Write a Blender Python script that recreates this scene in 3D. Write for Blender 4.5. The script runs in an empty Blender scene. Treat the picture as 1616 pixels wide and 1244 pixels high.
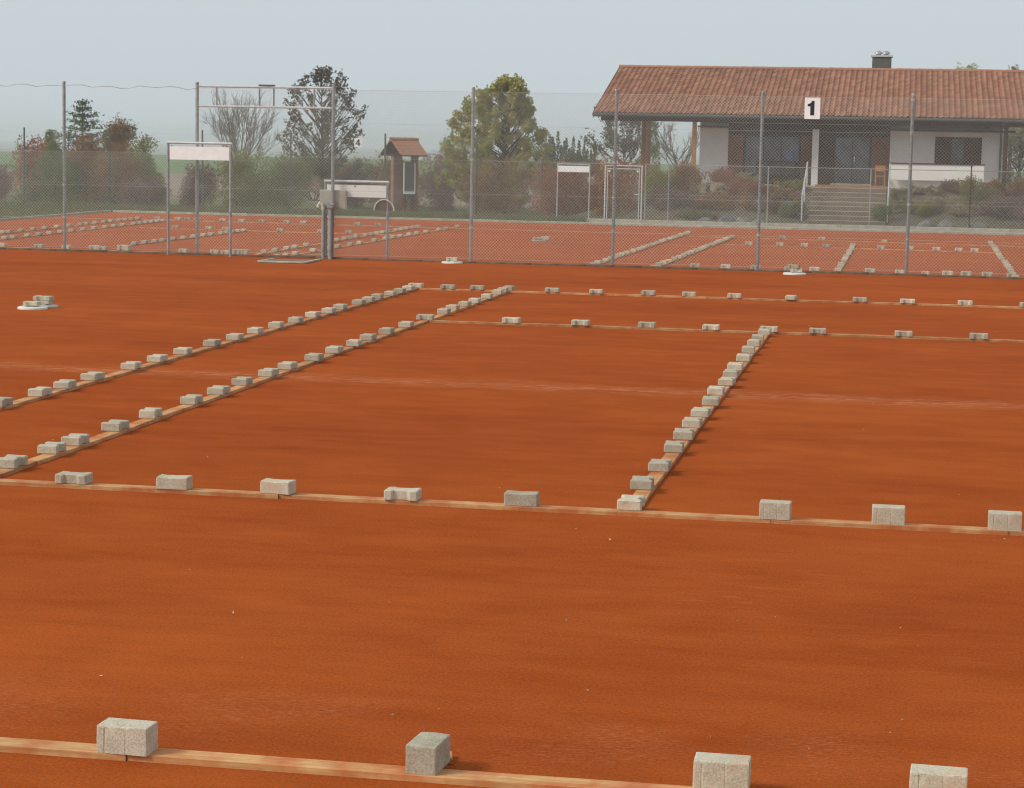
import bpy, bmesh, math, random
import numpy as np
from mathutils import Vector, Matrix

# ------------------------------------------------------------------ camera, sky, sun, exposure
sc = bpy.context.scene
COL = sc.collection
F_PX, CX, CY, CZ = 3384.48, 1.5498, -18.9605, 2.2060
YAW, PIT, ROLL = 0.1785197, -0.1175590, 0.0189095
IW, IH = 1616.0, 1244.0
_f = Vector((-math.sin(YAW)*math.cos(PIT), math.cos(YAW)*math.cos(PIT), math.sin(PIT)))
_r0 = Vector((math.cos(YAW), math.sin(YAW), 0)); _u0 = _r0.cross(_f)
_r = math.cos(ROLL)*_r0 + math.sin(ROLL)*_u0
_u = -math.sin(ROLL)*_r0 + math.cos(ROLL)*_u0
CAM = Vector((CX, CY, CZ))
cd = bpy.data.cameras.new('camera'); cam = bpy.data.objects.new('camera', cd); COL.objects.link(cam)
cd.sensor_width = 36; cd.lens = 36*F_PX/IW; cd.clip_start = 0.1; cd.clip_end = 6000
cam.matrix_world = Matrix(((_r.x, _u.x, -_f.x, CX), (_r.y, _u.y, -_f.y, CY), (_r.z, _u.z, -_f.z, CZ), (0, 0, 0, 1)))
sc.camera = cam

SUN_EL, SUN_AZ = math.radians(37), math.radians(-122)      # azimuth from +Y, clockwise seen from above
w = bpy.data.worlds.new('World'); sc.world = w; w.use_nodes = True
nt = w.node_tree; nt.nodes.clear()
sky = nt.nodes.new('ShaderNodeTexSky'); sky.sky_type = 'NISHITA'; sky.sun_disc = False
sky.sun_elevation = SUN_EL; sky.sun_rotation = SUN_AZ; sky.dust_density = 6.0; sky.air_density = 1.2
mixn = nt.nodes.new('ShaderNodeMix'); mixn.data_type = 'RGBA'; mixn.inputs[0].default_value = 0.86
mixn.inputs[7].default_value = (4.22, 4.74, 5.02, 1)           # even overcast cloud cover over the clear sky
bg = nt.nodes.new('ShaderNodeBackground'); bg.inputs[1].default_value = 0.12
wo = nt.nodes.new('ShaderNodeOutputWorld')
nt.links.new(sky.outputs[0], mixn.inputs[6]); nt.links.new(mixn.outputs[2], bg.inputs[0]); nt.links.new(bg.outputs[0], wo.inputs[0])
sl = bpy.data.lights.new('sun', 'SUN'); sl.energy = 2.0; sl.angle = math.radians(14); sl.color = (1.0, 0.95, 0.88)
so = bpy.data.objects.new('sun', sl); COL.objects.link(so)
sd = Vector((math.sin(SUN_AZ)*math.cos(SUN_EL), math.cos(SUN_AZ)*math.cos(SUN_EL), math.sin(SUN_EL)))
so.rotation_euler = (-sd).to_track_quat('-Z', 'Y').to_euler(); so.location = sd*60
sc.view_settings.view_transform = 'Standard'; sc.view_settings.look = 'None'
sc.view_settings.exposure = 0.38; sc.view_settings.gamma = 1.0
sc.render.engine = 'CYCLES'
sc.cycles.use_denoising = True; sc.cycles.max_bounces = 6; sc.cycles.volume_bounces = 1
sc.cycles.sample_clamp_indirect = 4.0; sc.cycles.filter_width = 1.15

LOW = -0.60                                                   # level of the two sunken courts
def V(u, v, Y):                                               # point seen at photo pixel (u,v) on the plane y = Y
    d = (u-IW/2)/F_PX*_r - (v-IH/2)/F_PX*_u + _f
    return CAM + d*((Y-CY)/d.y)
def G(u, v, z=0.0):                                           # point of the level z under photo pixel (u,v)
    d = (u-IW/2)/F_PX*_r - (v-IH/2)/F_PX*_u + _f
    return CAM + d*((z-CZ)/d.z)

# ------------------------------------------------------------------ materials
def N(t, ty, **kw):
    n = t.nodes.new(ty)
    for k, v in kw.items(): setattr(n, k, v)
    return n
def ramp(t, fac, stops):
    r = t.nodes.new('ShaderNodeValToRGB'); e = r.color_ramp.elements
    while len(e) < len(stops): e.new(0.5)
    for i, (p, c) in enumerate(stops): e[i].position = p; e[i].color = (*c, 1)
    t.links.new(fac, r.inputs[0]); return r.outputs[0]
def noise(t, vec, scale, detail=4, rough=0.6, dist=0.0):
    n = t.nodes.new('ShaderNodeTexNoise'); n.inputs['Scale'].default_value = scale
    n.inputs['Detail'].default_value = detail; n.inputs['Roughness'].default_value = rough
    n.inputs['Distortion'].default_value = dist
    t.links.new(vec, n.inputs['Vector']); return n.outputs[0]
def mixc(t, fac, a, b, mode='MIX'):
    m = t.nodes.new('ShaderNodeMix'); m.data_type = 'RGBA'; m.blend_type = mode
    for s, x in ((0, fac), (6, a), (7, b)):
        if hasattr(x, 'is_linked') or isinstance(x, bpy.types.NodeSocket): t.links.new(x, m.inputs[s])
        elif isinstance(x, (int, float)): m.inputs[s].default_value = x
        else: m.inputs[s].default_value = (*x, 1)
    return m.outputs[2]
def mth(t, op, a, b=None, c=None):
    m = t.nodes.new('ShaderNodeMath'); m.operation = op
    for i, x in enumerate((a, b, c)):
        if x is None: continue
        if isinstance(x, (int, float)): m.inputs[i].default_value = x
        else: t.links.new(x, m.inputs[i])
    return m.outputs[0]
def base_mat(name, rough=0.8, metal=0.0, spec=0.3):
    m = bpy.data.materials.new(name); m.use_nodes = True; t = m.node_tree
    b = t.nodes['Principled BSDF']; b.inputs['Roughness'].default_value = rough; b.inputs['Metallic'].default_value = metal
    b.inputs['Specular IOR Level'].default_value = spec
    return m, t, b
def bump(t, b, h, strength=0.4, dist=0.01):
    n = t.nodes.new('ShaderNodeBump'); n.inputs['Strength'].default_value = strength; n.inputs['Distance'].default_value = dist
    t.links.new(h, n.inputs['Height']); t.links.new(n.outputs[0], b.inputs['Normal'])
def plain(name, col, var=0.25, scale=6, rough=0.8, metal=0.0, bmp=0.2, rnd=0.15, col2=None, spec=0.3):
    m, t, b = base_mat(name, rough, metal, spec)
    tc = N(t, 'ShaderNodeTexCoord'); oi = N(t, 'ShaderNodeObjectInfo')
    a = tuple(c*(1-var) for c in col) if col2 is None else col2
    z = tuple(min(1, c*(1+var*0.7)) for c in col)
    f = noise(t, tc.outputs['Object'], scale, 6, 0.65)
    c = ramp(t, f, ((0.3, a), (0.55, col), (0.75, z)))
    v = mth(t, 'MULTIPLY_ADD', oi.outputs['Random'], 2*rnd, 1-rnd)
    cc = t.nodes.new('ShaderNodeVectorMath'); cc.operation = 'SCALE'
    t.links.new(c, cc.inputs[0]); t.links.new(v, cc.inputs['Scale'])
    t.links.new(cc.outputs[0], b.inputs['Base Color'])
    if bmp: bump(t, b, noise(t, tc.outputs['Object'], scale*8, 4), bmp, 0.004)
    return m

def clay_mat(name, strip=True):
    m, t, b = base_mat(name, 1.0, 0, 0.0)
    geo = N(t, 'ShaderNodeNewGeometry'); P = geo.outputs['Position']
    mp = N(t, 'ShaderNodeMapping'); mp.inputs['Scale'].default_value = (0.35, 1.0, 1); t.links.new(P, mp.inputs[0])
    big = noise(t, mp.outputs[0], 0.55, 5, 0.55, 0.3)
    mid = noise(t, mp.outputs[0], 3.5, 6, 0.65)
    fine = noise(t, P, 70, 4, 0.7)
    grit = noise(t, P, 260, 2, 0.6)
    c = ramp(t, big, ((0.34, (0.2760, 0.0543, 0.0113)), (0.5, (0.3174, 0.0663, 0.0137)), (0.68, (0.3726, 0.0827, 0.0174))))
    c = mixc(t, 0.26, c, ramp(t, mid, ((0.34, (0.2162, 0.0433, 0.0088)), (0.66, (0.4186, 0.1057, 0.0245)))))
    patchy = noise(t, P, 1.6, 5, 0.6, 0.6)
    g_ = mth(t, 'MULTIPLY', mth(t, 'MULTIPLY_ADD', fine, 1.3, 0.34), mth(t, 'MULTIPLY_ADD', grit, 1.1, 0.45))
    g_ = mth(t, 'MULTIPLY', g_, mth(t, 'MULTIPLY_ADD', patchy, 0.30, 0.84))
    vs = t.nodes.new('ShaderNodeVectorMath'); vs.operation = 'SCALE'; t.links.new(c, vs.inputs[0]); t.links.new(g_, vs.inputs['Scale']); c = vs.outputs[0]
    sx = N(t, 'ShaderNodeSeparateXYZ'); t.links.new(P, sx.inputs[0])
    # dry, dusty flecks swept along the lines
    mp2 = N(t, 'ShaderNodeMapping'); mp2.inputs['Scale'].default_value = (1.3, 9.0, 1); t.links.new(P, mp2.inputs[0])
    streak = noise(t, mp2.outputs[0], 2.2, 7, 0.72, 0.4)
    dust = ramp(t, streak, ((0.57, (0, 0, 0)), (0.70, (1, 1, 1))))
    patch = ramp(t, noise(t, P, 0.23, 3), ((0.5, (0, 0, 0)), (0.66, (1, 1, 1))))
    c = mixc(t, mth(t, 'MULTIPLY', mth(t, 'MULTIPLY', dust, patch), 0.5), c, (0.5255, 0.1668, 0.0594))
    if strip:                                                 # worn pale strip left under the net
        wob = mth(t, 'MULTIPLY_ADD', noise(t, P, 0.8, 4), 0.5, -0.25)
        d = mth(t, 'ABSOLUTE', mth(t, 'ADD', mth(t, 'SUBTRACT', sx.outputs['Y'], 0.05), wob))
        band = mth(t, 'SUBTRACT', 1.15, mth(t, 'DIVIDE', d, 0.40)); band = mth(t, 'MAXIMUM', band, 0.0)
        brk = ramp(t, noise(t, mp2.outputs[0], 1.2, 8, 0.8, 0.5), ((0.42, (0, 0, 0)), (0.58, (1, 1, 1))))
        flk = ramp(t, noise(t, mp2.outputs[0], 5.5, 5, 0.7, 0.3), ((0.44, (0, 0, 0)), (0.60, (1, 1, 1))))
        c = mixc(t, mth(t, 'MULTIPLY', mth(t, 'MULTIPLY', mth(t, 'MINIMUM', band, 1.0), mth(t, 'MULTIPLY', brk, flk)), 0.85), c, (0.5704, 0.2491, 0.1293))
        # gritty, raked strip beside the open baseline
        d2 = mth(t, 'ABSOLUTE', mth(t, 'ADD', mth(t, 'ADD', sx.outputs['Y'], 11.25), wob))
        band2 = mth(t, 'MINIMUM', mth(t, 'MAXIMUM', mth(t, 'SUBTRACT', 1.3, mth(t, 'DIVIDE', d2, 0.45)), 0.0), 1.0)
        mp3 = N(t, 'ShaderNodeMapping'); mp3.inputs['Scale'].default_value = (14, 60, 1); t.links.new(P, mp3.inputs[0])
        rk = ramp(t, noise(t, mp3.outputs[0], 1.6, 5, 0.75, 0.3), ((0.50, (0, 0, 0)), (0.66, (1, 1, 1))))
        rk2 = ramp(t, noise(t, P, 1.3, 4), ((0.42, (0, 0, 0)), (0.60, (1, 1, 1))))
        c = mixc(t, mth(t, 'MULTIPLY', mth(t, 'MULTIPLY', band2, mth(t, 'MULTIPLY', rk, rk2)), 0.55), c, (0.5336, 0.1993, 0.0970))
    wet = ramp(t, noise(t, mp.outputs[0], 0.9, 6, 0.6, 0.8), ((0.52, (0, 0, 0)), (0.66, (1, 1, 1))))
    c = mixc(t, mth(t, 'MULTIPLY', wet, 0.10), c, (0.1877, 0.0364, 0.0068))
    if not strip: c = mixc(t, 0.14, c, (0.4880, 0.2142, 0.1423))    # pale veil of haze and fence wire mixed into the sunken courts' colour
    t.links.new(c, b.inputs['Base Color'])
    h = mth(t, 'ADD', mth(t, 'MULTIPLY', fine, 0.6), mth(t, 'ADD', mth(t, 'MULTIPLY', grit, 0.35), mth(t, 'MULTIPLY', mid, 0.5)))
    bump(t, b, h, 0.4, 0.012)
    return m
M = {}
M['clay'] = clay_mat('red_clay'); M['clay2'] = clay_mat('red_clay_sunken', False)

def wood_mat(name, a, bcol, dusty=0.0):
    m, t, b = base_mat(name, 0.8, 0, 0.2)
    tc = N(t, 'ShaderNodeTexCoord'); oi = N(t, 'ShaderNodeObjectInfo')
    mp = N(t, 'ShaderNodeMapping'); mp.inputs['Scale'].default_value = (1.2, 22, 22); t.links.new(tc.outputs['Object'], mp.inputs[0])
    off = t.nodes.new('ShaderNodeCombineXYZ'); r = mth(t, 'MULTIPLY', oi.outputs['Random'], 40)
    t.links.new(r, off.inputs[0]); t.links.new(off.outputs[0], mp.inputs['Location'])
    f = noise(t, mp.outputs[0], 2.5, 6, 0.65, 0.5)
    c = ramp(t, f, ((0.3, a), (0.62, bcol), (0.8, tuple(x*1.12 for x in bcol))))
    f2 = noise(t, tc.outputs['Object'], 5, 5)
    c = mixc(t, mth(t, 'MULTIPLY', ramp(t, f2, ((0.42, (0, 0, 0)), (0.62, (1, 1, 1)))), dusty), c, (0.40, 0.105, 0.03))
    cc = t.nodes.new('ShaderNodeVectorMath'); cc.operation = 'SCALE'; t.links.new(c, cc.inputs[0])
    t.links.new(mth(t, 'MULTIPLY_ADD', oi.outputs['Random'], 0.34, 0.80), cc.inputs['Scale'])
    t.links.new(cc.outputs[0], b.inputs['Base Color']); bump(t, b, f, 0.3, 0.003)
    return m
M['board'] = wood_mat('dusty_pine_board', (0.36, 0.175, 0.065), (0.56, 0.325, 0.14), 0.85)
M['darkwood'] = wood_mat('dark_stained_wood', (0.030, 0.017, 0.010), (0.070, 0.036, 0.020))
M['redwood'] = wood_mat('red_brown_wood', (0.11, 0.045, 0.022), (0.20, 0.085, 0.042))
M['orangewood'] = wood_mat('orange_wood', (0.30, 0.135, 0.05), (0.46, 0.22, 0.085))

def concrete():
    m, t, b = base_mat('grey_concrete_paver', 0.92, 0, 0.2)
    tc = N(t, 'ShaderNodeTexCoord'); oi = N(t, 'ShaderNodeObjectInfo')
    off = t.nodes.new('ShaderNodeVectorMath'); off.operation = 'ADD'
    cx = t.nodes.new('ShaderNodeCombineXYZ'); t.links.new(mth(t, 'MULTIPLY', oi.outputs['Random'], 31), cx.inputs[0])
    t.links.new(tc.outputs['Object'], off.inputs[0]); t.links.new(cx.outputs[0], off.inputs[1])
    v = off.outputs[0]
    c = ramp(t, noise(t, v, 14, 6, 0.7), ((0.28, (0.37, 0.315, 0.225)), (0.5, (0.52, 0.46, 0.345)), (0.72, (0.65, 0.59, 0.46))))
    c = mixc(t, 0.40, c, ramp(t, noise(t, v, 130, 3, 0.7), ((0.35, (0.19, 0.165, 0.13)), (0.52, (0.49, 0.44, 0.335)), (0.66, (0.73, 0.68, 0.56)))))
    st = ramp(t, noise(t, v, 7, 5), ((0.56, (0, 0, 0)), (0.72, (1, 1, 1))))
    c = mixc(t, mth(t, 'MULTIPLY', st, 0.5), c, (0.42, 0.20, 0.10))
    mo_ = ramp(t, noise(t, v, 9, 6, 0.7), ((0.58, (0, 0, 0)), (0.70, (1, 1, 1)))); c = mixc(t, mth(t, 'MULTIPLY', mo_, 0.35), c, (0.22, 0.21, 0.14))
    cc = t.nodes.new('ShaderNodeVectorMath'); cc.operation = 'SCALE'; t.links.new(c, cc.inputs[0])
    t.links.new(mth(t, 'MULTIPLY_ADD', oi.outputs['Random'], 0.36, 0.72), cc.inputs['Scale'])
    t.links.new(cc.outputs[0], b.inputs['Base Color'])
    bump(t, b, noise(t, v, 110, 5, 0.75), 0.7, 0.004)
    return m
M['paver'] = concrete()
M['galv'] = plain('weathered_galvanised_steel', (0.33, 0.35, 0.35), 0.3, 9, 0.55, 0.55, 0.15)
M['wire'] = plain('grey_coated_wire', (0.46, 0.47, 0.42), 0.15, 3, 0.5, 0.3, 0)
M['greenpost'] = plain('green_grey_post', (0.115, 0.13, 0.105), 0.3, 9, 0.7, 0.0, 0.1)
M['rust'] = plain('rusty_pipe', (0.17, 0.13, 0.10), 0.5, 18, 0.8, 0.3, 0.4, col2=(0.10, 0.055, 0.035))
M['white'] = plain('white_painted_panel', (0.86, 0.87, 0.86), 0.08, 7, 0.6, 0, 0.05, 0.02)
M['rail'] = plain('pale_steel_rail', (0.62, 0.63, 0.62), 0.2, 9, 0.45, 0.3, 0.05)
M['black'] = plain('black_paint', (0.018, 0.016, 0.024), 0.1, 7, 0.6, 0, 0, 0)
M['box'] = plain('beige_plastic', (0.47, 0.45, 0.36), 0.15, 7, 0.6, 0, 0.1)
M['plaster'] = plain('white_render_wall', (0.74, 0.71, 0.69), 0.08, 2.5, 0.9, 0, 0.2, 0.0)
M['plaster2'] = plain('cream_painted_parapet', (0.76, 0.73, 0.69), 0.06, 2.5, 0.9, 0, 0.1, 0.0)
M['kerb'] = plain('mossy_kerb', (0.40, 0.37, 0.29), 0.3, 4, 0.95, 0, 0.4, 0.1)
M['kerbdark'] = plain('dirty_edging', (0.155, 0.10, 0.062), 0.5, 5, 0.95, 0, 0.5, 0.1)
M['rock'] = plain('grey_boulder', (0.17, 0.165, 0.155), 0.4, 3, 0.95, 0, 0.6, 0.2)
M['stair'] = plain('sandstone_step', (0.19, 0.135, 0.095), 0.25, 3, 0.95, 0, 0.3, 0.1)
M['brick'] = plain('hut_brick', (0.25, 0.145, 0.10), 0.35, 5, 0.9, 0, 0.4, 0.2)
M['chimney'] = plain('slate_cladding', (0.085, 0.09, 0.08), 0.2, 5, 0.8, 0, 0.2, 0.0)
M['ivory'] = plain('white_plastic_lid', (0.66, 0.65, 0.59), 0.08, 8, 0.5, 0, 0, 0.03)
M['greylid'] = plain('grey_plastic_lid', (0.34, 0.33, 0.29), 0.2, 8, 0.6, 0, 0.1, 0.05)
M['bark'] = plain('bark', (0.105, 0.085, 0.065), 0.4, 9, 0.95, 0, 0.5, 0.1)
M['palebark'] = plain('pale_bark', (0.20, 0.18, 0.15), 0.3, 9, 0.95, 0, 0.3, 0.1)
M['blue'] = plain('blue_plastic', (0.05, 0.13, 0.30), 0.2, 6, 0.6, 0, 0, 0)
def glass_mat():
    m, t, b = base_mat('window_glass', 0.06, 0, 0.6)
    tc = N(t, 'ShaderNodeTexCoord')
    t.links.new(ramp(t, noise(t, tc.outputs['Object'], 1.3, 3), ((0.35, (0.05, 0.062, 0.075)), (0.7, (0.12, 0.14, 0.16)))), b.inputs['Base Color'])
    return m
M['glass'] = glass_mat()
def tile_mat():
    m, t, b = base_mat('clay_roof_tile', 0.85, 0, 0.2)
    geo = N(t, 'ShaderNodeNewGeometry'); tc = N(t, 'ShaderNodeTexCoord')
    c = ramp(t, geo.outputs['Random Per Island'], ((0.0, (0.21, 0.088, 0.048)), (0.5, (0.305, 0.138, 0.078)), (1.0, (0.42, 0.205, 0.125))))
    c = mixc(t, 0.35, c, ramp(t, noise(t, tc.outputs['Object'], 2.2, 6, 0.7), ((0.35, (0.17, 0.090, 0.055)), (0.65, (0.43, 0.195, 0.11)))))
    t.links.new(c, b.inputs['Base Color']); return m
M['tile'] = tile_mat()
def ground_mat(name, stops, scale, bmp=0.5):
    m, t, b = base_mat(name, 0.97, 0, 0.1)
    geo = N(t, 'ShaderNodeNewGeometry'); P = geo.outputs['Position']
    c = ramp(t, noise(t, P, scale, 8, 0.7), stops)
    c = mixc(t, 0.3, c, ramp(t, noise(t, P, scale*12, 4, 0.7), ((0.3, tuple(x*0.55 for x in stops[0][1])), (0.7, tuple(x*1.35 for x in stops[-1][1])))))
    t.links.new(c, b.inputs['Base Color']); bump(t, b, noise(t, P, scale*20, 4), bmp, 0.03); return m
M['grass'] = ground_mat('meadow', ((0.3, (0.075, 0.085, 0.030)), (0.55, (0.115, 0.125, 0.048)), (0.75, (0.17, 0.165, 0.075))), 0.5)
M['field'] = ground_mat('winter_wheat_field', ((0.3, (0.10, 0.155, 0.060)), (0.7, (0.14, 0.205, 0.08))), 0.05)
M['soil'] = ground_mat('ploughed_soil', ((0.3, (0.19, 0.145, 0.115)), (0.7, (0.26, 0.205, 0.165))), 0.2)
M['bank'] = ground_mat('planted_soil', ((0.3, (0.060, 0.055, 0.036)), (0.55, (0.105, 0.090, 0.060)), (0.75, (0.15, 0.125, 0.085))), 1.5)
M['terrace'] = ground_mat('terrace_paving', ((0.3, (0.27, 0.22, 0.18)), (0.7, (0.36, 0.30, 0.25))), 1.5, 0.2)

def leaf_mat(name, cols, trans=0.25):
    m, t, b = base_mat(name, 0.65, 0, 0.25)
    geo = N(t, 'ShaderNodeNewGeometry'); tc = N(t, 'ShaderNodeTexCoord')
    k = len(cols); isl = ramp(t, geo.outputs['Random Per Island'], tuple((i/(k-1), c) for i, c in enumerate(cols)))
    blot = ramp(t, noise(t, tc.outputs['Object'], 1.1, 4, 0.6), tuple((0.3+0.4*i/(k-1), c) for i, c in enumerate(cols)))
    c = mixc(t, 0.5, isl, blot)
    t.links.new(c, b.inputs['Base Color'])
    if trans:
        tr = N(t, 'ShaderNodeBsdfTranslucent'); t.links.new(c, tr.inputs[0])
        ms = N(t, 'ShaderNodeMixShader'); ms.inputs[0].default_value = trans
        out = t.nodes['Material Output']
        t.links.new(b.outputs[0], ms.inputs[1]); t.links.new(tr.outputs[0], ms.inputs[2]); t.links.new(ms.outputs[0], out.inputs[0])
    return m
LEAF = {
 'brown': leaf_mat('autumn_brown_leaf', ((0.166, 0.085, 0.040), (0.266, 0.142, 0.055), (0.365, 0.202, 0.069))),
 'red': leaf_mat('red_brown_leaf', ((0.191, 0.067, 0.039), (0.316, 0.110, 0.051), (0.415, 0.174, 0.073))),
 'purple': leaf_mat('purple_brown_twigs', ((0.129, 0.079, 0.066), (0.204, 0.130, 0.100), (0.291, 0.181, 0.127))),
 'olive': leaf_mat('olive_leaf', ((0.116, 0.125, 0.026), (0.193, 0.198, 0.034), (0.302, 0.271, 0.050))),
 'green': leaf_mat('deep_green_leaf', ((0.072, 0.106, 0.032), (0.123, 0.162, 0.040), (0.199, 0.228, 0.053))),
 'dark': leaf_mat('dusky_green_leaf', ((0.060, 0.062, 0.040), (0.100, 0.096, 0.058), (0.165, 0.140, 0.082))),
 'yellow': leaf_mat('yellow_green_leaf', ((0.150, 0.175, 0.042), (0.260, 0.275, 0.066), (0.390, 0.370, 0.100), (0.50, 0.36, 0.10))),
 'orange': leaf_mat('rust_orange_leaf', ((0.140, 0.090, 0.045), (0.220, 0.140, 0.060), (0.28, 0.20, 0.085))),
 'conifer': leaf_mat('spruce_needle', ((0.051, 0.075, 0.042), (0.090, 0.116, 0.059), (0.155, 0.168, 0.082)), 0.1),
 'straw': leaf_mat('dry_straw', ((0.348, 0.275, 0.167), (0.493, 0.406, 0.246), (0.638, 0.536, 0.348))),
 'grey': leaf_mat('grey_green_leaf', ((0.178, 0.165, 0.092), (0.284, 0.255, 0.137), (0.401, 0.343, 0.191))),
 'lime': leaf_mat('lime_groundcover', ((0.120, 0.135, 0.040), (0.180, 0.185, 0.060), (0.26, 0.24, 0.09))),
 'blade': leaf_mat('grass_blade', ((0.095, 0.105, 0.045), (0.150, 0.155, 0.068), (0.235, 0.220, 0.110))),
}

# ------------------------------------------------------------------ mesh helpers
rng = np.random.default_rng(11); random.seed(11)
def mesh(name, verts, faces, smooth=False):
    me = bpy.data.meshes.new(name); me.from_pydata([tuple(v) for v in verts], [], faces); me.update()
    if smooth: me.polygons.foreach_set('use_smooth', [True]*len(me.polygons))
    return me
def obj(name, me, mat=None, parent=None, loc=None, rot=None):
    o = bpy.data.objects.new(name, me); COL.objects.link(o)
    if mat is not None and me is not None and not me.materials: me.materials.append(mat)
    if parent is not None: o.parent = parent
    if loc is not None: o.location = loc
    if rot is not None: o.rotation_euler = rot
    return o
def tag(o, label=None, cat=None, group=None, kind=None):
    if label: o['label'] = label
    if cat: o['category'] = cat
    if group: o['group'] = group
    if kind: o['kind'] = kind
    return o
def thing(name, label, cat, loc=(0, 0, 0), rz=0, group=None):
    return tag(obj(name, None, loc=loc, rot=(0, 0, rz)), label, cat, group)
class MB:
    def __init__(s): s.v = []; s.f = []
    def box(s, x0, x1, y0, y1, z0, z1):
        n = len(s.v); s.v += [(x, y, z) for z in (z0, z1) for y in (y0, y1) for x in (x0, x1)]
        s.f += [tuple(n+i for i in q) for q in ((0, 2, 3, 1), (4, 5, 7, 6), (0, 1, 5, 4), (2, 6, 7, 3), (0, 4, 6, 2), (1, 3, 7, 5))]; return s
    def tube(s, a, b, r0, r1=None, k=6, cap=True):
        a = Vector(a); b = Vector(b); r1 = r0 if r1 is None else r1
        d = (b-a); d = d.normalized() if d.length > 1e-9 else Vector((0, 0, 1))
        e = d.orthogonal().normalized(); g = d.cross(e); n = len(s.v)
        for p, r in ((a, r0), (b, r1)):
            for i in range(k):
                an = 2*math.pi*i/k; s.v.append(tuple(p+r*(math.cos(an)*e+math.sin(an)*g)))
        s.f += [(n+i, n+(i+1) % k, n+k+(i+1) % k, n+k+i) for i in range(k)]
        if cap: s.f += [tuple(n+i for i in reversed(range(k))), tuple(n+k+i for i in range(k))]
        return s
    def path(s, pts, r, k=6):
        for a, b in zip(pts[:-1], pts[1:]): s.tube(a, b, r, r, k)
        return s
    def prism(s, poly, y0, y1):                               # poly in (x,z), extruded along y
        n = len(s.v); k = len(poly)
        s.v += [(x, y0, z) for x, z in poly]+[(x, y1, z) for x, z in poly]
        s.f += [tuple(n+i for i in range(k)), tuple(n+k+i for i in reversed(range(k)))]
        s.f += [(n+i, n+k+i, n+k+(i+1) % k, n+(i+1) % k) for i in range(k)]; return s
    def lathe(s, prof, k=28):
        n = len(s.v); m = len(prof)
        for i in range(k):
            a = 2*math.pi*i/k; s.v += [(r*math.cos(a), r*math.sin(a), z) for r, z in prof]
        for i in range(k):
            for j in range(m-1): s.f.append((n+i*m+j, n+((i+1) % k)*m+j, n+((i+1) % k)*m+j+1, n+i*m+j+1))
        s.f.append(tuple(n+i*m+m-1 for i in range(k))); return s
    def me(s, name, smooth=False): return mesh(name, s.v, s.f, smooth)
def bevelled(me, off, seg=2, angle=30):
    bm = bmesh.new(); bm.from_mesh(me)
    bmesh.ops.recalc_face_normals(bm, faces=bm.faces)
    ed = [e for e in bm.edges if len(e.link_faces) == 2 and e.calc_face_angle(0) > math.radians(angle)]
    bmesh.ops.bevel(bm, geom=ed, offset=off, segments=seg, profile=0.6, affect='EDGES')
    bm.to_mesh(me); bm.free(); return me
def child(mb, name, mat, parent, bev=0.0, smooth=False, loc=None):
    me = mb.me(name, smooth)
    if bev: bevelled(me, bev)
    return obj(name, me, mat, parent, loc)

ORD = ('first second third fourth fifth sixth seventh eighth ninth tenth eleventh twelfth thirteenth fourteenth fifteenth sixteenth '
       'seventeenth eighteenth nineteenth twentieth twenty-first twenty-second twenty-third twenty-fourth twenty-fifth twenty-sixth').split()

# ------------------------------------------------------------------ the setting
def sheet(name, x0, x1, y0, y1, z, mat):
    return tag(obj(name, mesh(name, [(x0, y0, z), (x1, y0, z), (x1, y1, z), (x0, y1, z)], [(0, 1, 2, 3)]), mat), kind='structure')
EDGE_Y = 19.18
def terrain():
    xs = [-2200, -900, -400, -160, -60, 0, 60, 160, 400, 900, 2200]
    ys = [-120, -40, 10, 60, 120, 200, 265, 300, 360, 450, 650, 1100, 2400]
    def h(x, y): return LOW-0.03 if y <= 265 else LOW-0.03-9*min(1, (y-265)/250.0)
    v = [(x, y, h(x, y)) for y in ys for x in xs]; k = len(xs)
    f = [(j*k+i, j*k+i+1, (j+1)*k+i+1, (j+1)*k+i) for j in range(len(ys)-1) for i in range(k-1)]
    return tag(obj('ground', mesh('ground', v, f), M['grass']), kind='structure')
terrain()
b = MB().box(-40, 34, -45, EDGE_Y, LOW-0.1, 0.0); tag(obj('upper_clay_court', b.me('upper_clay_court'), M['clay']), kind='structure')
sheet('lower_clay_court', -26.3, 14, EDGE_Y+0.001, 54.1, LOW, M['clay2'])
sheet('ploughed_field', -260, 120, 72, 131, LOW-0.022, M['soil'])
sheet('green_field', -320, 200, 131.2, 264, LOW-0.024, M['field'])
# planted bank and terrace under the clubhouse
def bank():
    xs = np.linspace(-12.5, 16, 58); ys = np.array([57.75, 58.4, 59.2, 60.0, 60.8, 61.6, 62.2])
    prof = np.array([-0.02, 0.16, 0.42, 0.72, 1.0, 1.22, 1.30])
    v = []
    for j, y in enumerate(ys):
        for x in xs:
            ramp_ = min(1, max(0, (x+11.0)/3.5)); n = 0.07*math.sin(x*1.7+j)+0.05*math.sin(x*4.1-j*2.2)
            if -2.2 < x < 1.2: n = -0.12
            v.append((x, y, LOW+max(-0.02, prof[j]*ramp_+(n*ramp_ if 0 < j < 6 else 0))))
    k = len(xs); f = [(j*k+i, j*k+i+1, (j+1)*k+i+1, (j+1)*k+i) for j in range(len(ys)-1) for i in range(k-1)]
    tag(obj('planted_bank', mesh('planted_bank', v, f, True), M['bank']), kind='structure')
    tag(obj('terrace', MB().box(-12.0, 16, 62.0, 82, LOW-0.1, 0.70).me('terrace'), M['terrace']), kind='structure')
bank()
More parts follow.
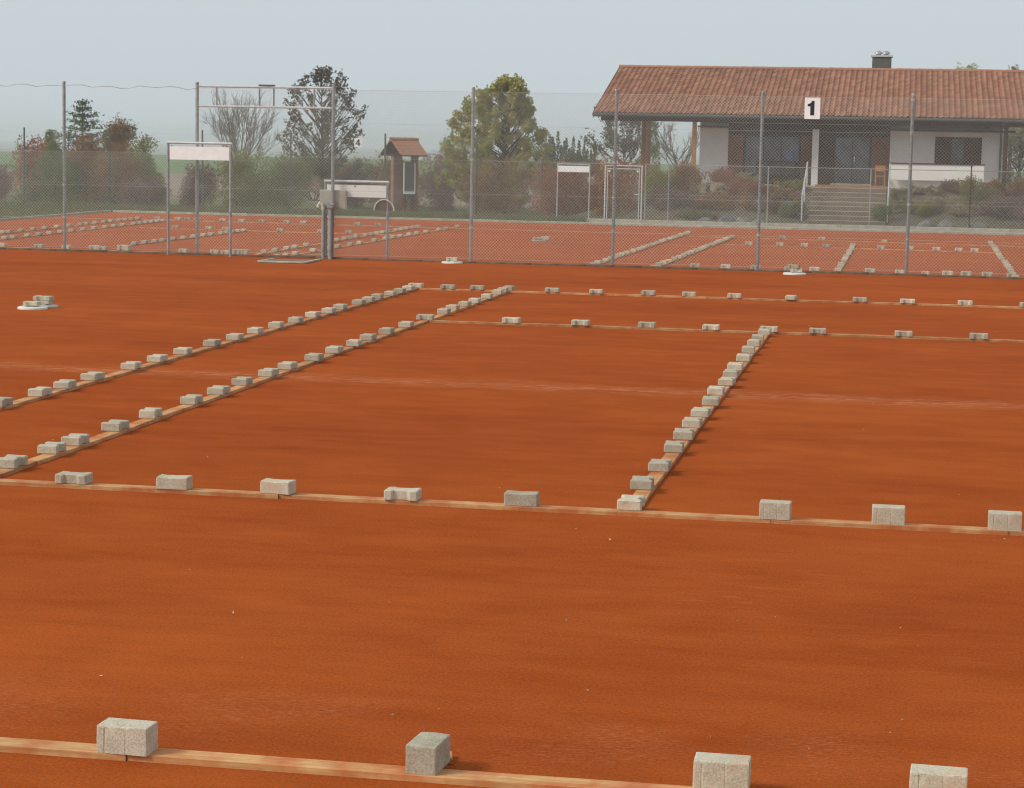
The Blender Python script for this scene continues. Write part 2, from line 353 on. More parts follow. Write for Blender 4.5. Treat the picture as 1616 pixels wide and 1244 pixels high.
# kerbs: separate stones of each kerb are its parts
def kerb(name, a, b, n, wd, z0, z1, mat, jit=0.004):
    a = Vector(a); b = Vector(b); root = tag(obj(name, None, loc=(a.x, a.y, 0), rot=(0, 0, math.atan2(b.y-a.y, b.x-a.x))), kind='structure')
    L = (b-a).length/n; me = bevelled(MB().box(0.004, L-0.004, -wd/2, wd/2, z0, z1).me('kerbstone'), 0.008, 1)
    for i in range(n):
        obj('kerbstone', me, mat, root, (i*L, random.uniform(-jit, jit), random.uniform(-jit, jit)))
kerb('fence_edging', (-18, 19.02, 0), (10, 19.02, 0), 28, 0.10, -0.2, 0.035, M['kerbdark'], 0.006)
kerb('court_kerb', (-26.3, 54.25, 0), (14, 54.25, 0), 40, 0.12, LOW-0.2, LOW+0.07, M['kerb'])
kerb('path_kerb', (-9.6, 57.15, 0), (14, 57.15, 0), 24, 0.12, LOW-0.2, LOW+0.10, M['kerb'])
kerb('side_kerb', (-26.4, 30, 0), (-26.4, 54.2, 0), 24, 0.12, LOW-0.2, LOW+0.07, M['kerb'])
sheet('gravel_path', -9.4, 14, 54.32, 57.08, LOW+0.004, M['terrace'])
sheet('mown_strip', -40, -9.4, 54.4, 58.6, LOW-0.012, M['grass'])

# ------------------------------------------------------------------ line boards and pavers
def board(a, b, label, group, wd=0.10, th=0.024, z=0.0):
    a = Vector((*a, z)); b = Vector((*b, z)); L = (b-a).length
    ns = max(2, int(L/0.45)); v = []; f = []; ph = random.uniform(0, 6); am = random.uniform(0.001, 0.006)
    for i in range(ns+1):
        x = -L/2+0.001+(L-0.002)*i/ns; y = am*math.sin(ph+x*1.7)+random.uniform(-0.0012, 0.0012); dz = 0.0012*math.sin(ph*2+x*2.3)+0.0012
        for yy, zz in ((-wd/2, 0.001), (wd/2, 0.001), (wd/2, th), (wd/2-0.004, th+0.0025), (-wd/2+0.004, th+0.0025), (-wd/2, th)): v.append((x, y+yy, zz+(dz if zz > 0.002 else 0)-0.0025))
    k = 6
    for i in range(ns): f += [(i*k+j, (i+1)*k+j, (i+1)*k+(j+1) % k, i*k+(j+1) % k) for j in range(k)]
    f += [tuple(range(k)), tuple(ns*k+j for j in reversed(range(k)))]
    me = mesh('wooden_board', v, f); bm = bmesh.new(); bm.from_mesh(me); bmesh.ops.recalc_face_normals(bm, faces=bm.faces); bm.to_mesh(me); bm.free()
    o = obj('wooden_board', me, M['board'], None, (a+b)/2, (0, 0, math.atan2(b.y-a.y, b.x-a.x)+random.uniform(-0.0035, 0.0035)))
    o.location.x += random.uniform(-0.0015, 0.0015) if abs(b.x-a.x) > abs(b.y-a.y) else random.uniform(-0.007, 0.007); o.location.y += random.uniform(-0.0015, 0.0015) if abs(b.y-a.y) > abs(b.x-a.x) else random.uniform(-0.007, 0.007)
    return tag(o, label, 'board', group)
def boards(pts, what, frm, group, z=0.0, wd=0.10):
    for i, (a, b) in enumerate(zip(pts[:-1], pts[1:])):
        board(a, b, f'wooden board on {what}, {ORD[i]} from {frm}', group, wd=wd, z=z)
def splitx(xs, y): return [(x, y) for x in xs]
def splity(ys, x): return [(x, y) for y in ys]
T = 'boards weighing down the upper court lines'
boards(splitx((-5.43, -4.08, -1.08, 1.92, 4.9), -11.885), 'the upper court baseline away from the fence', 'its corner', T)
boards(splitx((-4.06, -2.15, 0.85, 2.215, 4.1), -6.40), 'the service line away from the fence', 'the inner sideline', T)
boards(splitx((-4.06, -1.6, 1.4, 4.1), 6.40), 'the upper service line beside the fence', 'the inner sideline', T)
boards(splitx((-5.43, -4.175, -1.2, 1.8, 4.8), 11.885), 'the upper baseline beside the fence', 'the outer sideline', T)
boards(splity((11.83, 9.0, 6.0, 3.0, 0.0, -3.0, -6.0, -9.0, -11.83), -5.485), 'the upper outer sideline', 'the fence-side corner', T)
boards(splity((11.94, 9.4, 6.4, 3.4, 0.4, -2.6, -5.6, -8.6, -11.83), -4.115), 'the upper inner sideline', 'the fence-side baseline', T)
boards(splity((6.34, 3.2, 0.2, -2.8, -6.34), 0.0), 'the upper centre line', 'the fence-side service line', T)

def paver_flat():                                             # waisted interlocking paver, long axis x, lying flat
    L, W, H = 0.20, 0.140, 0.062
    o = [(-L/2, -W/2), (-0.052, -W/2), (-0.040, -0.048), (0.040, -0.048), (0.052, -W/2), (L/2, -W/2),
         (L/2, W/2), (0.052, W/2), (0.040, 0.048), (-0.040, 0.048), (-0.052, W/2), (-L/2, W/2)]
    n = len(o); v = [(x, y, 0) for x, y in o]+[(x, y, H) for x, y in o]
    f = [tuple(reversed(range(n))), tuple(range(n, 2*n))]+[(i, (i+1) % n, n+(i+1) % n, n+i) for i in range(n)]
    return bevelled(mesh('concrete_paver', v, f), 0.006, 1, 50)
def paver_edge():                                             # the same paver standing on its long edge: dished top
    o = [(-0.10, 0), (0.10, 0), (0.10, 0.082), (0.06, 0.080), (0.0, 0.076), (-0.06, 0.079), (-0.10, 0.081)]
    return bevelled(MB().prism(o, -0.055, 0.055).me('concrete_paver'), 0.005, 1, 40)
def paver_box():                                              # stout block standing up, with two moulded joints
    o = []
    xs = [-0.095, -0.068, -0.066, -0.062, -0.060, 0.012, 0.014, 0.018, 0.020, 0.095]; fr = [-0.055, -0.055, -0.0535, -0.0535, -0.055, -0.055, -0.0535, -0.0535, -0.055, -0.055]
    o = list(zip(xs, fr))+[(0.095, 0.055), (-0.095, 0.055)]
    n = len(o); v = [(x, y, 0) for x, y in o]+[(x, y, 0.100) for x, y in o]
    f = [tuple(reversed(range(n))), tuple(range(n, 2*n))]+[(i, (i+1) % n, n+(i+1) % n, n+i) for i in range(n)]
    me = mesh('concrete_paver', v, f)
    bm = bmesh.new(); bm.from_mesh(me); bmesh.ops.recalc_face_normals(bm, faces=bm.faces)
    ed = [e for e in bm.edges if all(abs(q.co.z-0.1) < 1e-4 for q in e.verts)] + [e for e in bm.edges if abs(e.verts[0].co.z-e.verts[1].co.z) > 0.05 and abs(e.verts[0].co.x) > 0.09]
    bmesh.ops.bevel(bm, geom=ed, offset=0.006, segments=2, profile=0.6, affect='EDGES'); bm.to_mesh(me); bm.free(); return me
def worn(me, amt):                                            # chipped corners and uneven faces
    bm = bmesh.new(); bm.from_mesh(me)
    bmesh.ops.triangulate(bm, faces=[f_ for f_ in bm.faces if len(f_.verts) > 4])
    bmesh.ops.subdivide_edges(bm, edges=[e for e in bm.edges if e.calc_length() > 0.05], cuts=1, use_grid_fill=False)
    for q in bm.verts:
        if q.co.z > 0.004: q.co += Vector((random.gauss(0, amt), random.gauss(0, amt), random.gauss(0, amt*0.7)))
    for _ in range(3):
        bm.verts.ensure_lookup_table(); tops = [q for q in bm.verts if q.co.z > 0.05]; q = random.choice(tops); c0 = q.co.copy()
        for p_ in tops:
            if (p_.co-c0).length < 0.014: p_.co *= 0.985; p_.co.z -= 0.0008
    bm.to_mesh(me); bm.free(); return me
PAV = {'flat': [worn(paver_flat(), 0.0007) for _ in range(6)], 'edge': [worn(paver_edge(), 0.0008) for _ in range(3)], 'box': [worn(paver_box(), 0.0005) for _ in range(4)]}
HALF = {'flat': 0.07, 'edge': 0.055, 'box': 0.055}
for ms_ in PAV.values():
    for me_ in ms_: me_.materials.append(M['paver'])
def paver(kind, x, y, z, rz, label, group, s=(1, 1, 1)):
    o = obj('concrete_paver', random.choice(PAV[kind]), None, None, (x, y, z), (0, 0, rz)); o.scale = s
    return tag(o, label, 'paver', group)
TOPB = 0.0245
def on_row(items, kind, what, frm, group, z=TOPB, along=False, y=None, x=None, adj='concrete paver'):
    """items: photo pixels (left, right, bottom) of the block fronts."""
    for i, it in enumerate(items):
        u0, u1, vb = it[:3]; k = it[3] if len(it) > 3 else kind
        p = G((u0+u1)/2, vb, z); rz = random.uniform(-0.06, 0.06)
        half = 0.10 if along else HALF[k]
        yy = p.y+half
        xx = p.x
        if y is not None: yy = y+random.uniform(-0.012, 0.012)+0.005
        if x is not None: xx = x+random.uniform(-0.022, 0.022)
        if len(it) > 4: rz += it[4]
        if along: rz += math.pi/2
        sc_ = (random.uniform(0.95, 1.05), random.uniform(0.95, 1.05), random.uniform(0.96, 1.06))
        paver(k, xx, yy, z, rz, f'{adj} on {what}, {ORD[i]} from {frm}', group, sc_)

GRP = 'pavers on the upper court '
A_ = [(656, 680, 455, 'flat', 1.57), (641, 654, 459), (621, 636, 463), (603, 617, 467), (587, 601, 472), (571, 584, 477), (554, 568, 481), (534, 549, 489), (506, 525, 495),
      (480, 499, 501), (449, 470, 510), (415, 437, 518), (384, 406, 527), (347, 370, 537), (312, 337, 547), (267, 293, 560), (230, 257, 572), (188, 214, 584),
      (125, 151, 601), (80, 108, 614), (34, 63, 626), (-14, 12, 643)]
B_ = [(792, 803, 459), (785, 797, 462), (777, 789, 465), (761, 773, 472), (742, 757, 479), (725, 737, 484), (706, 721, 490), (685, 702, 496), (663, 690, 506, 'flat', 1.57), (624, 644, 517), (592, 615, 528),
      (563, 583, 538), (537, 560, 547), (507, 530, 558), (473, 498, 570), (438, 462, 584), (401, 430, 595), (367, 392, 609), (329, 354, 624), (281, 309, 639),
      (217, 245, 661), (154, 186, 681), (90, 122, 704), (54, 85, 717), (-5, 24, 740)]
C_ = [(1191, 1213, 529), (1184, 1206, 539), (1176, 1199, 547), (1171, 1197, 558), (1162, 1188, 571), (1148, 1176, 585), (1140, 1166, 597), (1132, 1157, 609),
      (1116, 1143, 624), (1104, 1131, 641), (1091, 1119, 659), (1078, 1105, 676), (1062, 1092, 695), (1044, 1076, 715), (1017, 1050, 745), (997, 1031, 774), (965, 1001, 806)]
on_row(A_, 'flat', 'the upper outer sideline', 'the fence-side corner', GRP+'outer sideline', along=True, x=-5.485)
on_row(B_, 'flat', 'the upper inner sideline', 'the fence-side baseline', GRP+'inner sideline', along=True, x=-4.115)
on_row(C_, 'flat', 'the upper centre line', 'the fence-side service line', GRP+'centre line', along=True, x=0.0)
on_row([(695, 719, 456), (742, 767, 457), (859, 884, 461), (929, 954, 463), (1010, 1039, 465), (1078, 1099, 467), (1146, 1172, 470), (1240, 1255, 474, 'flat', 1.45),
        (1344, 1370, 476), (1420, 1444, 479), (1511, 1534, 480), (1608, 1632, 484)], 'flat', 'the upper baseline beside the fence', 'the outer sideline', GRP+'fence-side baseline', y=11.885)
on_row([(790, 818, 511), (900, 927, 515), (1004, 1032, 519), (1106, 1135, 522), (1201, 1224, 525), (1276, 1304, 527), (1412, 1440, 531), (1530, 1559, 535)],
       'flat', 'the upper service line beside the fence', 'the inner sideline', GRP+'fence-side service line', y=6.40)
on_row([(74, 128, 769), (241, 293, 775, 'edge'), (410, 462, 780, 'edge', -0.12), (604, 656, 792), (793, 848, 800, 'edge'), (1200, 1247, 817, 'box'), (1378, 1425, 826, 'box'), (1561, 1609, 834, 'box')],
       'flat', 'the service line away from the fence', 'the inner sideline', GRP+'open service line', y=-6.40)
MO = [(153, 232, 1191, 'box', -0.05), (643, 690, 1222, 'box', 1.50), (1095, 1178, 1248, 'box', 0.0), (1438, 1523, 1268, 'box', -0.04)]
for i, (u0, u1, vb, k, rz) in enumerate(MO):
    p = G((u0+u1)/2, vb, TOPB); half = 0.055 if i != 1 else 0.09
    paver(k, p.x, p.y+half, TOPB, rz, f'large upright concrete block on the baseline away from the fence, {ORD[i]} along it', GRP+'open baseline')
sp = G(676, 1216, 0.0)                                        # short offcut lying across the board under the second block
tag(obj('wood_offcut', bevelled(MB().box(-0.082, 0.082, -0.05, 0.05, 0.001, 0.0215).me('wood_offcut'), 0.002, 1), M['board'], None, (sp.x-0.022, sp.y+0.115, 0), (0, 0, 0.25)),
    'short wooden offcut lying under the end-on upright concrete block', 'offcut')

# sunken courts ----------------------------------------------------------------------------
CR, CL = 'the sunken court before the clubhouse', 'the sunken court before the notice hut'
ZL = LOW+0.0245
def low_line(u0, v0, u1, v1, n): 
    a = G(u0, v0, ZL); b_ = G(u1, v1, ZL); return a, b_
def low_boards(a, b_, what, frm, group):
    L = (b_-a).length; n = max(1, round(L/4.5)); e = (b_-a).normalized()*0.06
    pts = [tuple((a-e+(b_-a+2*e)*i/n).xy) for i in range(n+1)]
    boards(pts, what.replace(' under the fence', ' by the fence'), frm, group, z=LOW+0.001)
def low_even(u0, v0, u1, v1, n, what, frm, group, along=True):
    a, b_ = G(u0, v0, ZL), G(u1, v1, ZL)
    rz0 = math.atan2(b_.y-a.y, b_.x-a.x)
    low_boards(a, b_, what, frm, 'boards on the sunken courts')
    for i in range(n):
        q = a+(b_-a)*((i+random.uniform(-0.12, 0.12))/(n-1) if 0 < i < n-1 else i/(n-1))
        paver('flat', q.x+random.uniform(-.02, .02), q.y, ZL, rz0+random.uniform(-0.08, 0.08), f'concrete paver on {what}, {ORD[i]} from {frm}', group, (1.0, 1.05, random.uniform(1.0, 1.25)))
def low_pts(pts, what, frm, group, along, line=None, big=1.0):
    if line: low_boards(G(*line[0], ZL), G(*line[1], ZL), what, frm, 'boards on the sunken courts')
    for i, pt in enumerate(pts):
        p = G(pt[0], pt[1], ZL)
        if line:                                              # keep the block on its board: same image column, on the line
            a, b_ = G(*line[0], ZL), G(*line[1], ZL); d = (b_-a).normalized(); p = a+d*((p-a).dot(d))
        k = pt[2] if len(pt) > 2 else 1.0
        paver('flat', p.x, p.y, ZL, (math.pi/2 if along else 0)+random.uniform(-0.1, 0.1), f'concrete paver on {what}, {ORD[i]} from {frm}', group, (1.0*k, 1.0*k, 1.15*k*big))
gR, gL = 'pavers on the clubhouse-side sunken court ', 'pavers on the hut-side sunken court '
low_even(1087, 368, 935, 419, 21, 'the clubhouse court outer sideline', 'its clubhouse end', gR+'outer sideline')
low_even(1155, 375, 1032, 423, 20, 'the clubhouse court inner sideline', 'its clubhouse end', gR+'inner sideline')
low_even(1347, 388, 1323, 428, 11, 'the clubhouse court centre line', 'its clubhouse end', gR+'centre line')
low_even(1563, 384, 1602, 439, 17, 'the sideline below the downpipe corner', 'its clubhouse end', gR+'opposite sideline')
low_pts([(1096, 424, 1.1), (1145, 425, 1.1), (1193, 426, 1.1), (1248, 425), (1286, 428, 1.1), (1373, 431, 1.1), (1420, 432), (1460, 432, .85), (1495, 434, 1.1), (1524, 435, 1.1), (1557, 436, 1.1), (1596, 438)],
        'the clubhouse court service line under the fence', 'the outer sideline', gR+'fence-side service line', False, ((1060, 422.5), (1608, 438.5)), 1.35)
low_pts([(1181, 387), (1230, 388.5), (1269, 389.5), (1304, 390.5), (1390, 393), (1436, 394.5), (1478, 395.5), (1513, 396.5), (1538, 397.5)],
        'the clubhouse court service line', 'the inner sideline', gR+'service line', False, ((1140, 385.5), (1572, 398.5)), 1.3)
low_pts([(1235, 377), (1297, 379), (1396, 382, .7)], 'the clubhouse court baseline', 'the outer sideline', gR+'baseline', False, ((1090, 372.5), (1616, 389)), 1.3)
low_pts([(720, 358.5), (704, 361.5), (695, 363.5), (680, 367), (666, 369.5), (654, 371.5), (642, 374), (632, 376), (622, 378), (607, 381), (584, 385), (569, 387.5), (552, 391), (535, 394), (516, 397.5),
         (481, 402), (465, 404.5), (446, 407), (426, 408.5)], 'the hut court outer sideline', 'its hut end', gL+'outer sideline', True, ((722, 358.5), (420, 409.5)))
low_pts([(658, 358.5), (649, 360), (641, 361.5), (635, 363), (627, 364.5), (617, 366.5), (608, 368), (600, 369.5), (591, 371), (583, 372.5), (570, 375), (560, 376.5), (550, 378), (540, 380), (530, 382),
         (488, 388), (470, 391), (453, 393), (435, 396), (417, 399)], 'the hut court inner sideline', 'its hut end', gL+'inner sideline', True, ((660, 358.5), (405, 401)))
low_pts([(386, 365), (374, 366), (362, 367), (350, 368), (339, 369), (328, 371), (318, 372.5), (303, 374.5), (288, 376.5), (275, 378.5), (256, 380.5), (244, 382), (228, 384), (212, 386)],
        'the hut court centre line', 'its hut end', gL+'centre line', True, ((388, 364.5), (200, 387.5)))
low_pts([(256, 349), (246, 350), (236, 351), (225, 352), (214, 353), (205, 354), (186, 356), (172, 357.5), (155, 359), (137, 361), (122, 363), (106, 365), (88, 367), (73, 369), (60, 371), (40, 373), (21, 375.5), (4, 377)],
        'the hut court opposite inner sideline', 'its hut end', gL+'opposite inner sideline', True, ((258, 349), (0, 378)))
low_pts([(216, 345.5), (204, 346.5), (194, 347.5), (183, 348.5), (173, 350), (162, 351), (147, 352.5), (135, 354), (124, 355), (109, 357), (93, 359), (73, 361), (54, 363), (34, 365), (15, 367), (3, 368)],
        'the hut court opposite outer sideline', 'its hut end', gL+'opposite outer sideline', True, ((218, 345.5), (0, 368.5)))
low_pts([(247, 346.5), (278, 347.5), (292, 348), (306, 348.5), (343, 350), (371, 351), (403, 352), (439, 353.5), (468, 354), (514, 355), (553, 356.5), (585, 357.5)],
        'the hut court baseline', 'the opposite outer sideline', gL+'baseline', False, ((220, 345.5), (720, 359.5)), 1.2)
low_pts([(273, 361), (325, 362.5), (355, 363), (437, 366), (500, 368), (546, 369)], 'the hut court service line', 'the opposite sideline', gL+'service line', False, ((225, 359), (640, 371)), 1.2)
low_pts([(9, 389), (57, 392), (104, 393), (143, 395, 1.15), (169, 394), (200, 395.5, 1.5), (297, 398), (343, 400), (357, 401), (374, 402, 1.3), (391, 401, 1.3)],
        'the hut court service line under the fence', 'the side kerb', gL+'fence-side service line', False, ((0, 389.5), (400, 402.5)), 1.3)

# ------------------------------------------------------------------ lids with pavers
def lid(u, v, z, r, mat, label, name='sprinkler_lid'):
    p = G(u, v, z); t_ = thing(name, label, 'lid', (p.x, p.y+r, z))
    child(MB().lathe([(r, 0.001), (r, 0.022), (r-0.012, 0.030), (0.03, 0.034)], 32), 'disc', mat, t_, smooth=False)
    child(MB().lathe([(0.05, 0.0335), (0.045, 0.042), (0.01, 0.043)], 16), 'hub', mat, t_); return p
p = lid(42, 489.5, 0, 0.185, M['ivory'], 'white round lid lying on the clay beside the outer sideline'); paver('flat', p.x+0.0, p.y+0.16, 0.044, 0.1, 'rough concrete paver on the white round lid away from the fence', 'pavers on lids', (0.95, 1, .85))
p2 = lid(63, 487, 0, 0.17, M['greylid'], 'dark grey round lid tucked behind the white one on the clay')
paver('flat', p2.x-0.03, p2.y+0.19, 0.044, 0.0, 'lower of two concrete pavers on the dark grey lid', 'pavers on lids', (1, 1, .7))
paver('flat', p2.x-0.03, p2.y+0.19, 0.088, -0.05, 'upper of two concrete pavers on the dark grey lid', 'pavers on lids', (1.15, 1, .9))
p = lid(710, 416.5, 0, 0.19, M['ivory'], 'white round lid at the foot of the fence behind the baseline corner'); paver('flat', p.x, p.y+0.19, 0.044, 0.05, 'concrete paver on the white lid by the baseline corner', 'pavers on lids', (1.0, 1, 1))
p = lid(1253, 434.5, 0, 0.20, M['ivory'], 'white round lid at the foot of the fence below the number one sign'); paver('flat', p.x+0.03, p.y+0.2, 0.044, 0.05, 'lower concrete paver on the lid below the number one sign', 'pavers on lids')
paver('flat', p.x-0.02, p.y+0.2, 0.108, -0.15, 'upper concrete paver on the lid below the number one sign', 'pavers on lids')
p = lid(850, 381, LOW, 0.24, M['greylid'], 'grey round lid in the middle of the sunken clay area'); paver('flat', p.x-0.07, p.y+0.2, LOW+0.044, 0.3, 'concrete paver lying flat on the lid in the sunken clay', 'pavers on lids', (1.2, 1.2, 1))
paver('edge', p.x+0.16, p.y+0.2, LOW+0.044, -0.1, 'concrete paver standing on edge on the lid in the sunken clay', 'pavers on lids', (1.2, 1, 1.2))
# threshold slab at the gate
a, b_, c_, d_ = G(408, 414.5), G(432, 410.5), G(505, 411.5), G(480, 416.5)
ts = thing('threshold_slab', 'flat concrete threshold with pale rim set in clay before the gate', 'slab', (a.x, a.y, 0))
q = [Vector((v_.x-a.x, v_.y-a.y, 0)) for v_ in (a, b_, c_, d_)]
obj('slab', mesh('slab', [(*v_.xy, 0.004) for v_ in q]+[(*v_.xy, 0.02) for v_ in q], [(3, 2, 1, 0), (4, 5, 6, 7), (0, 1, 5, 4), (1, 2, 6, 5), (2, 3, 7, 6), (3, 0, 4, 7)]), M['stair'], ts)
for s_, e_ in ((0, 1), (0, 3), (3, 2)):
    r_ = q[e_]-q[s_]; ln = r_.length
    obj('rim', bevelled(MB().box(0, ln, -0.03, 0.03, 0.005, 0.035).me('rim'), 0.004, 1), M['kerb'], ts, q[s_], (0, 0, math.atan2(r_.y, r_.x)))

# ------------------------------------------------------------------ chain-link fences
def net_mesh(W_, H_, d=0.058, r=0.0019, z0=0.0):
    """diagonal wires of a chain-link panel, W_ by H_, in the xz plane."""
    mb = MB()
    for sgn, yo in ((1, -r*0.9), (-1, r*0.9)):
        n = int((W_+H_)/d)+1
        for i in range(1, n):
            s = i*d
            if sgn == 1: x0, zz0 = (s-H_, H_) if s > H_ else (0, s); x1, zz1 = (s, 0) if s < W_ else (W_, s-W_)
            else: x0, zz0 = (W_-(s-H_), H_) if s > H_ else (W_, s); x1, zz1 = (W_-s, 0) if s < W_ else (0, s-W_)
            a_ = Vector((x0, yo, zz0+z0)); b2 = Vector((x1, yo, zz1+z0)); L = (b2-a_).length
            k = max(1, int(L/0.8)); prev = a_
            for j in range(1, k+1):
                nx = a_+(b2-a_)*j/k
                if j < k: nx = nx+Vector((random.uniform(-1, 1)*0.004, random.uniform(-1, 1)*0.006, random.uniform(-1, 1)*0.004))
                mb.tube(prev, nx, r, r, 3, False); prev = nx
    return mb.me('chain_link')
def wavy(x0, x1, y, z, amp, n=14):
    return [(x0+(x1-x0)*i/n, y, z+(amp*(math.sin(i*1.9+x0)+0.6*math.sin(i*0.8)) if 0 < i < n else 0)-0.6*amp) for i in range(n+1)]
FY = 19.02; PX = [-13.85+2.58*k for k in range(-1, 8)]
FH = 3.10
fence = thing('chain_link_fence', 'tall grey chain link fence on steel posts along the edge of the upper court', 'fence', (0, FY, 0))
for i, x in enumerate(PX):
    if i in (2, 3): continue                                  # the two posts of the gate frame
    m_ = MB().tube((0, 0, -0.25), (random.uniform(-.012, .012), random.uniform(-.01, .01), FH+random.uniform(-0.02, 0.04)), 0.030, 0.030, 12)
    pst = child(m_, 'post', M['galv'], fence, loc=(x, 0, 0)); 
    for z in (0.62, 1.22, 1.84, 2.46, 3.02):
        if x < -12 and z > 1.9 and z < 3: continue
        o = child(MB().tube((0, 0, z), (0, 0, z+0.035), 0.033, 0.033, 12), 'clamp', M['wire'], pst)
    o = child(MB().tube((0, 0, FH+0.02), (0, 0, FH+0.045), 0.034, 0.028, 12), 'cap', M['galv'], pst)
high = net_mesh(2.58, 3.0); lowp = net_mesh(2.58, 1.80)
for me_ in (high, lowp): me_.materials.append(M['wire'])
for i in range(len(PX)-1):
    o = obj('chain_link', lowp if i < 2 else high, None, fence, (PX[i], -0.036, 0.06)); o['kind'] = 'stuff'
for i in range(len(PX)-1):
    hs = (0.08, 0.62, 1.24, 1.86) if i < 2 else (0.08, 0.62, 1.24, 1.84, 2.46, 3.06)
    for z in hs:
        child(MB().path(wavy(PX[i], PX[i+1], -0.04, z, 0.004, 6), 0.0026, 4), 'tension_wire', M['wire'], fence)
for i in range(2):
    child(MB().path(wavy(PX[i], PX[i+1], -0.02, 3.07, 0.022), 0.0065, 5), 'top_cable', M['galv'], fence)
# gate frame between the third and fourth post
gx0, gx1 = PX[2], PX[3]
gate = thing('entrance_gate', 'tall open steel gate frame with a ladder-like header in the fence', 'gate', (gx0, FY, 0))
W_ = gx1-gx0
for x in (0, W_):
    o = child(MB().tube((0, 0, -0.25), (0, 0, 3.14), 0.032, 0.032, 12), 'post', M['galv'], gate, loc=(x, 0, 0))
    child(MB().tube((0, 0, 3.14), (0, 0, 3.165), 0.036, 0.030, 12), 'cap', M['galv'], o)
for z in (3.09, 2.73):
    child(MB().tube((0.032, 0, z), (W_-0.032, 0, z), 0.021, 0.021, 10), 'rail', M['rail'], gate)
for fx in (0.145, 0.46, 0.565, 0.86):
    child(MB().tube((W_*fx, 0, 2.752), (W_*fx, 0, 3.068), 0.016, 0.016, 8), 'strut', M['galv'], gate)
child(MB().box(W_*0.455, W_*0.57, -0.028, 0.028, 3.112, 3.135), 'clamp_plate', M['greenpost'], gate)
# water pipe with bend and lock case at the gate
pp = thing('standpipe', 'grey bent standpipe with thin rusty pipe beside the gate post', 'pipe', (gx1-0.165, FY-0.02, 0))
child(MB().tube((0, 0, -0.1), (0, 0, 0.92), 0.036, 0.035, 12), 'riser', M['galv'], pp)
child(MB().path([(0, 0, 0.90), (-0.012, 0, 0.97), (-0.05, 0, 1.01), (-0.085, 0, 0.99), (-0.10, 0, 0.93)], 0.037, 10), 'bend', M['box'], pp)
child(MB().tube((0.058, 0.0, 0.0), (0.058, 0.0, 0.83), 0.012, 0.012, 8), 'thin_pipe', M['rust'], pp)
lk = thing('gate_stub', 'stout weathered gate post stub with lock under the beige box', 'post', (gx1-0.012, FY-0.095, 0))
child(MB().tube((0, 0, -0.1), (0, 0, 0.92), 0.040, 0.038, 12), 'tube', M['galv'], lk)
child(MB().box(-0.05, 0.06, -0.06, 0.05, 0.92, 1.05), 'lock_case', M['galv'], lk, 0.012)
child(MB().tube((0.02, -0.06, 1.0), (0.10, -0.09, 1.0), 0.012, 0.012, 8), 'handle', M['galv'], lk)
child(MB().tube((0.03, -0.01, 0.0), (0.062, -0.01, 0.9), 0.014, 0.014, 8), 'bolt_rod', M['rust'], lk)
bx = thing('meter_box', 'beige plastic box mounted behind the gate post', 'box', (gx1-0.02, FY+0.048, 0.90))
child(MB().box(-0.24, 0.27, 0.0, 0.045, 0, 0.355), 'case', M['box'], bx, 0.012)
child(MB().box(-0.225, 0.255, -0.012, -0.0005, 0.015, 0.34), 'door', M['box'], bx, 0.004)
child(MB().tube((0.22, -0.02, 0.17), (0.22, -0.0122, 0.17), 0.012, 0.012, 8), 'latch', M['galv'], bx)

# free-standing frames with white boards
def frame(name, label, x0, x1, y, h, z0, bh, mat, hoop=False, r=0.024, bolts=True):
    t_ = thing(name, label, 'frame', ((x0+x1)/2, y, z0)); w_ = (x1-x0)/2
    for s in (-1, 1): child(MB().tube((s*w_, 0, -0.15), (s*w_, 0, h-0.001), r, r, 12), 'post', mat, t_)
    child(MB().tube((-w_-r, 0, h+r*0.6), (w_+r, 0, h+r*0.6), r*0.95, r*0.95, 12), 'top_rail', M['rail'], t_)
    bd = child(MB().box(-w_+r+0.006, w_-r-0.006, -0.008, 0.008, h-0.05-bh, h-0.05), 'white_board', M['white'], t_)
    for s in (-1, 1):
        child(MB().box(s*(w_-r-0.05)-0.012, s*(w_-r-0.05)+0.012, -0.011, -0.0082, h-0.052, h-0.03), 'clip', M['galv'], bd)
    if hoop:
        pts = [(w_-0.06+0.185*math.cos(a), -0.03, 0.90+0.20*math.sin(a)) for a in np.linspace(0.0, math.pi, 15)]
        child(MB().path(pts, 0.014, 8), 'hoop', M['rail'], t_)
        child(MB().prism([(w_-0.06+0.172*math.cos(a), 0.90+0.186*math.sin(a)) for a in np.linspace(0.0, math.pi, 13)], -0.02, 0.015), 'reel_cover', M['rust'], t_)
        child(MB().prism([(-0.05, h-0.06), (0.01, h-0.06), (-0.035, h-0.10)], -0.012, -0.0085), 'hook', M['galv'], t_)
    return t_
frame('board_frame', 'free-standing tall steel frame carrying a white board before the gate', -11.72, -10.53, 18.72, 2.04, 0, 0.24, M['galv'])
frame('board_frame', 'low steel frame with white board and hoop between gate and fence post', -8.86, -7.69, 19.14, 1.40, 0, 0.22, M['galv'], hoop=True)
frame('board_frame', 'slim steel frame carrying a white board at the sunken court kerb', -10.72, -9.56, 57.4, 2.00, LOW, 0.22, M['rail'], r=0.019)

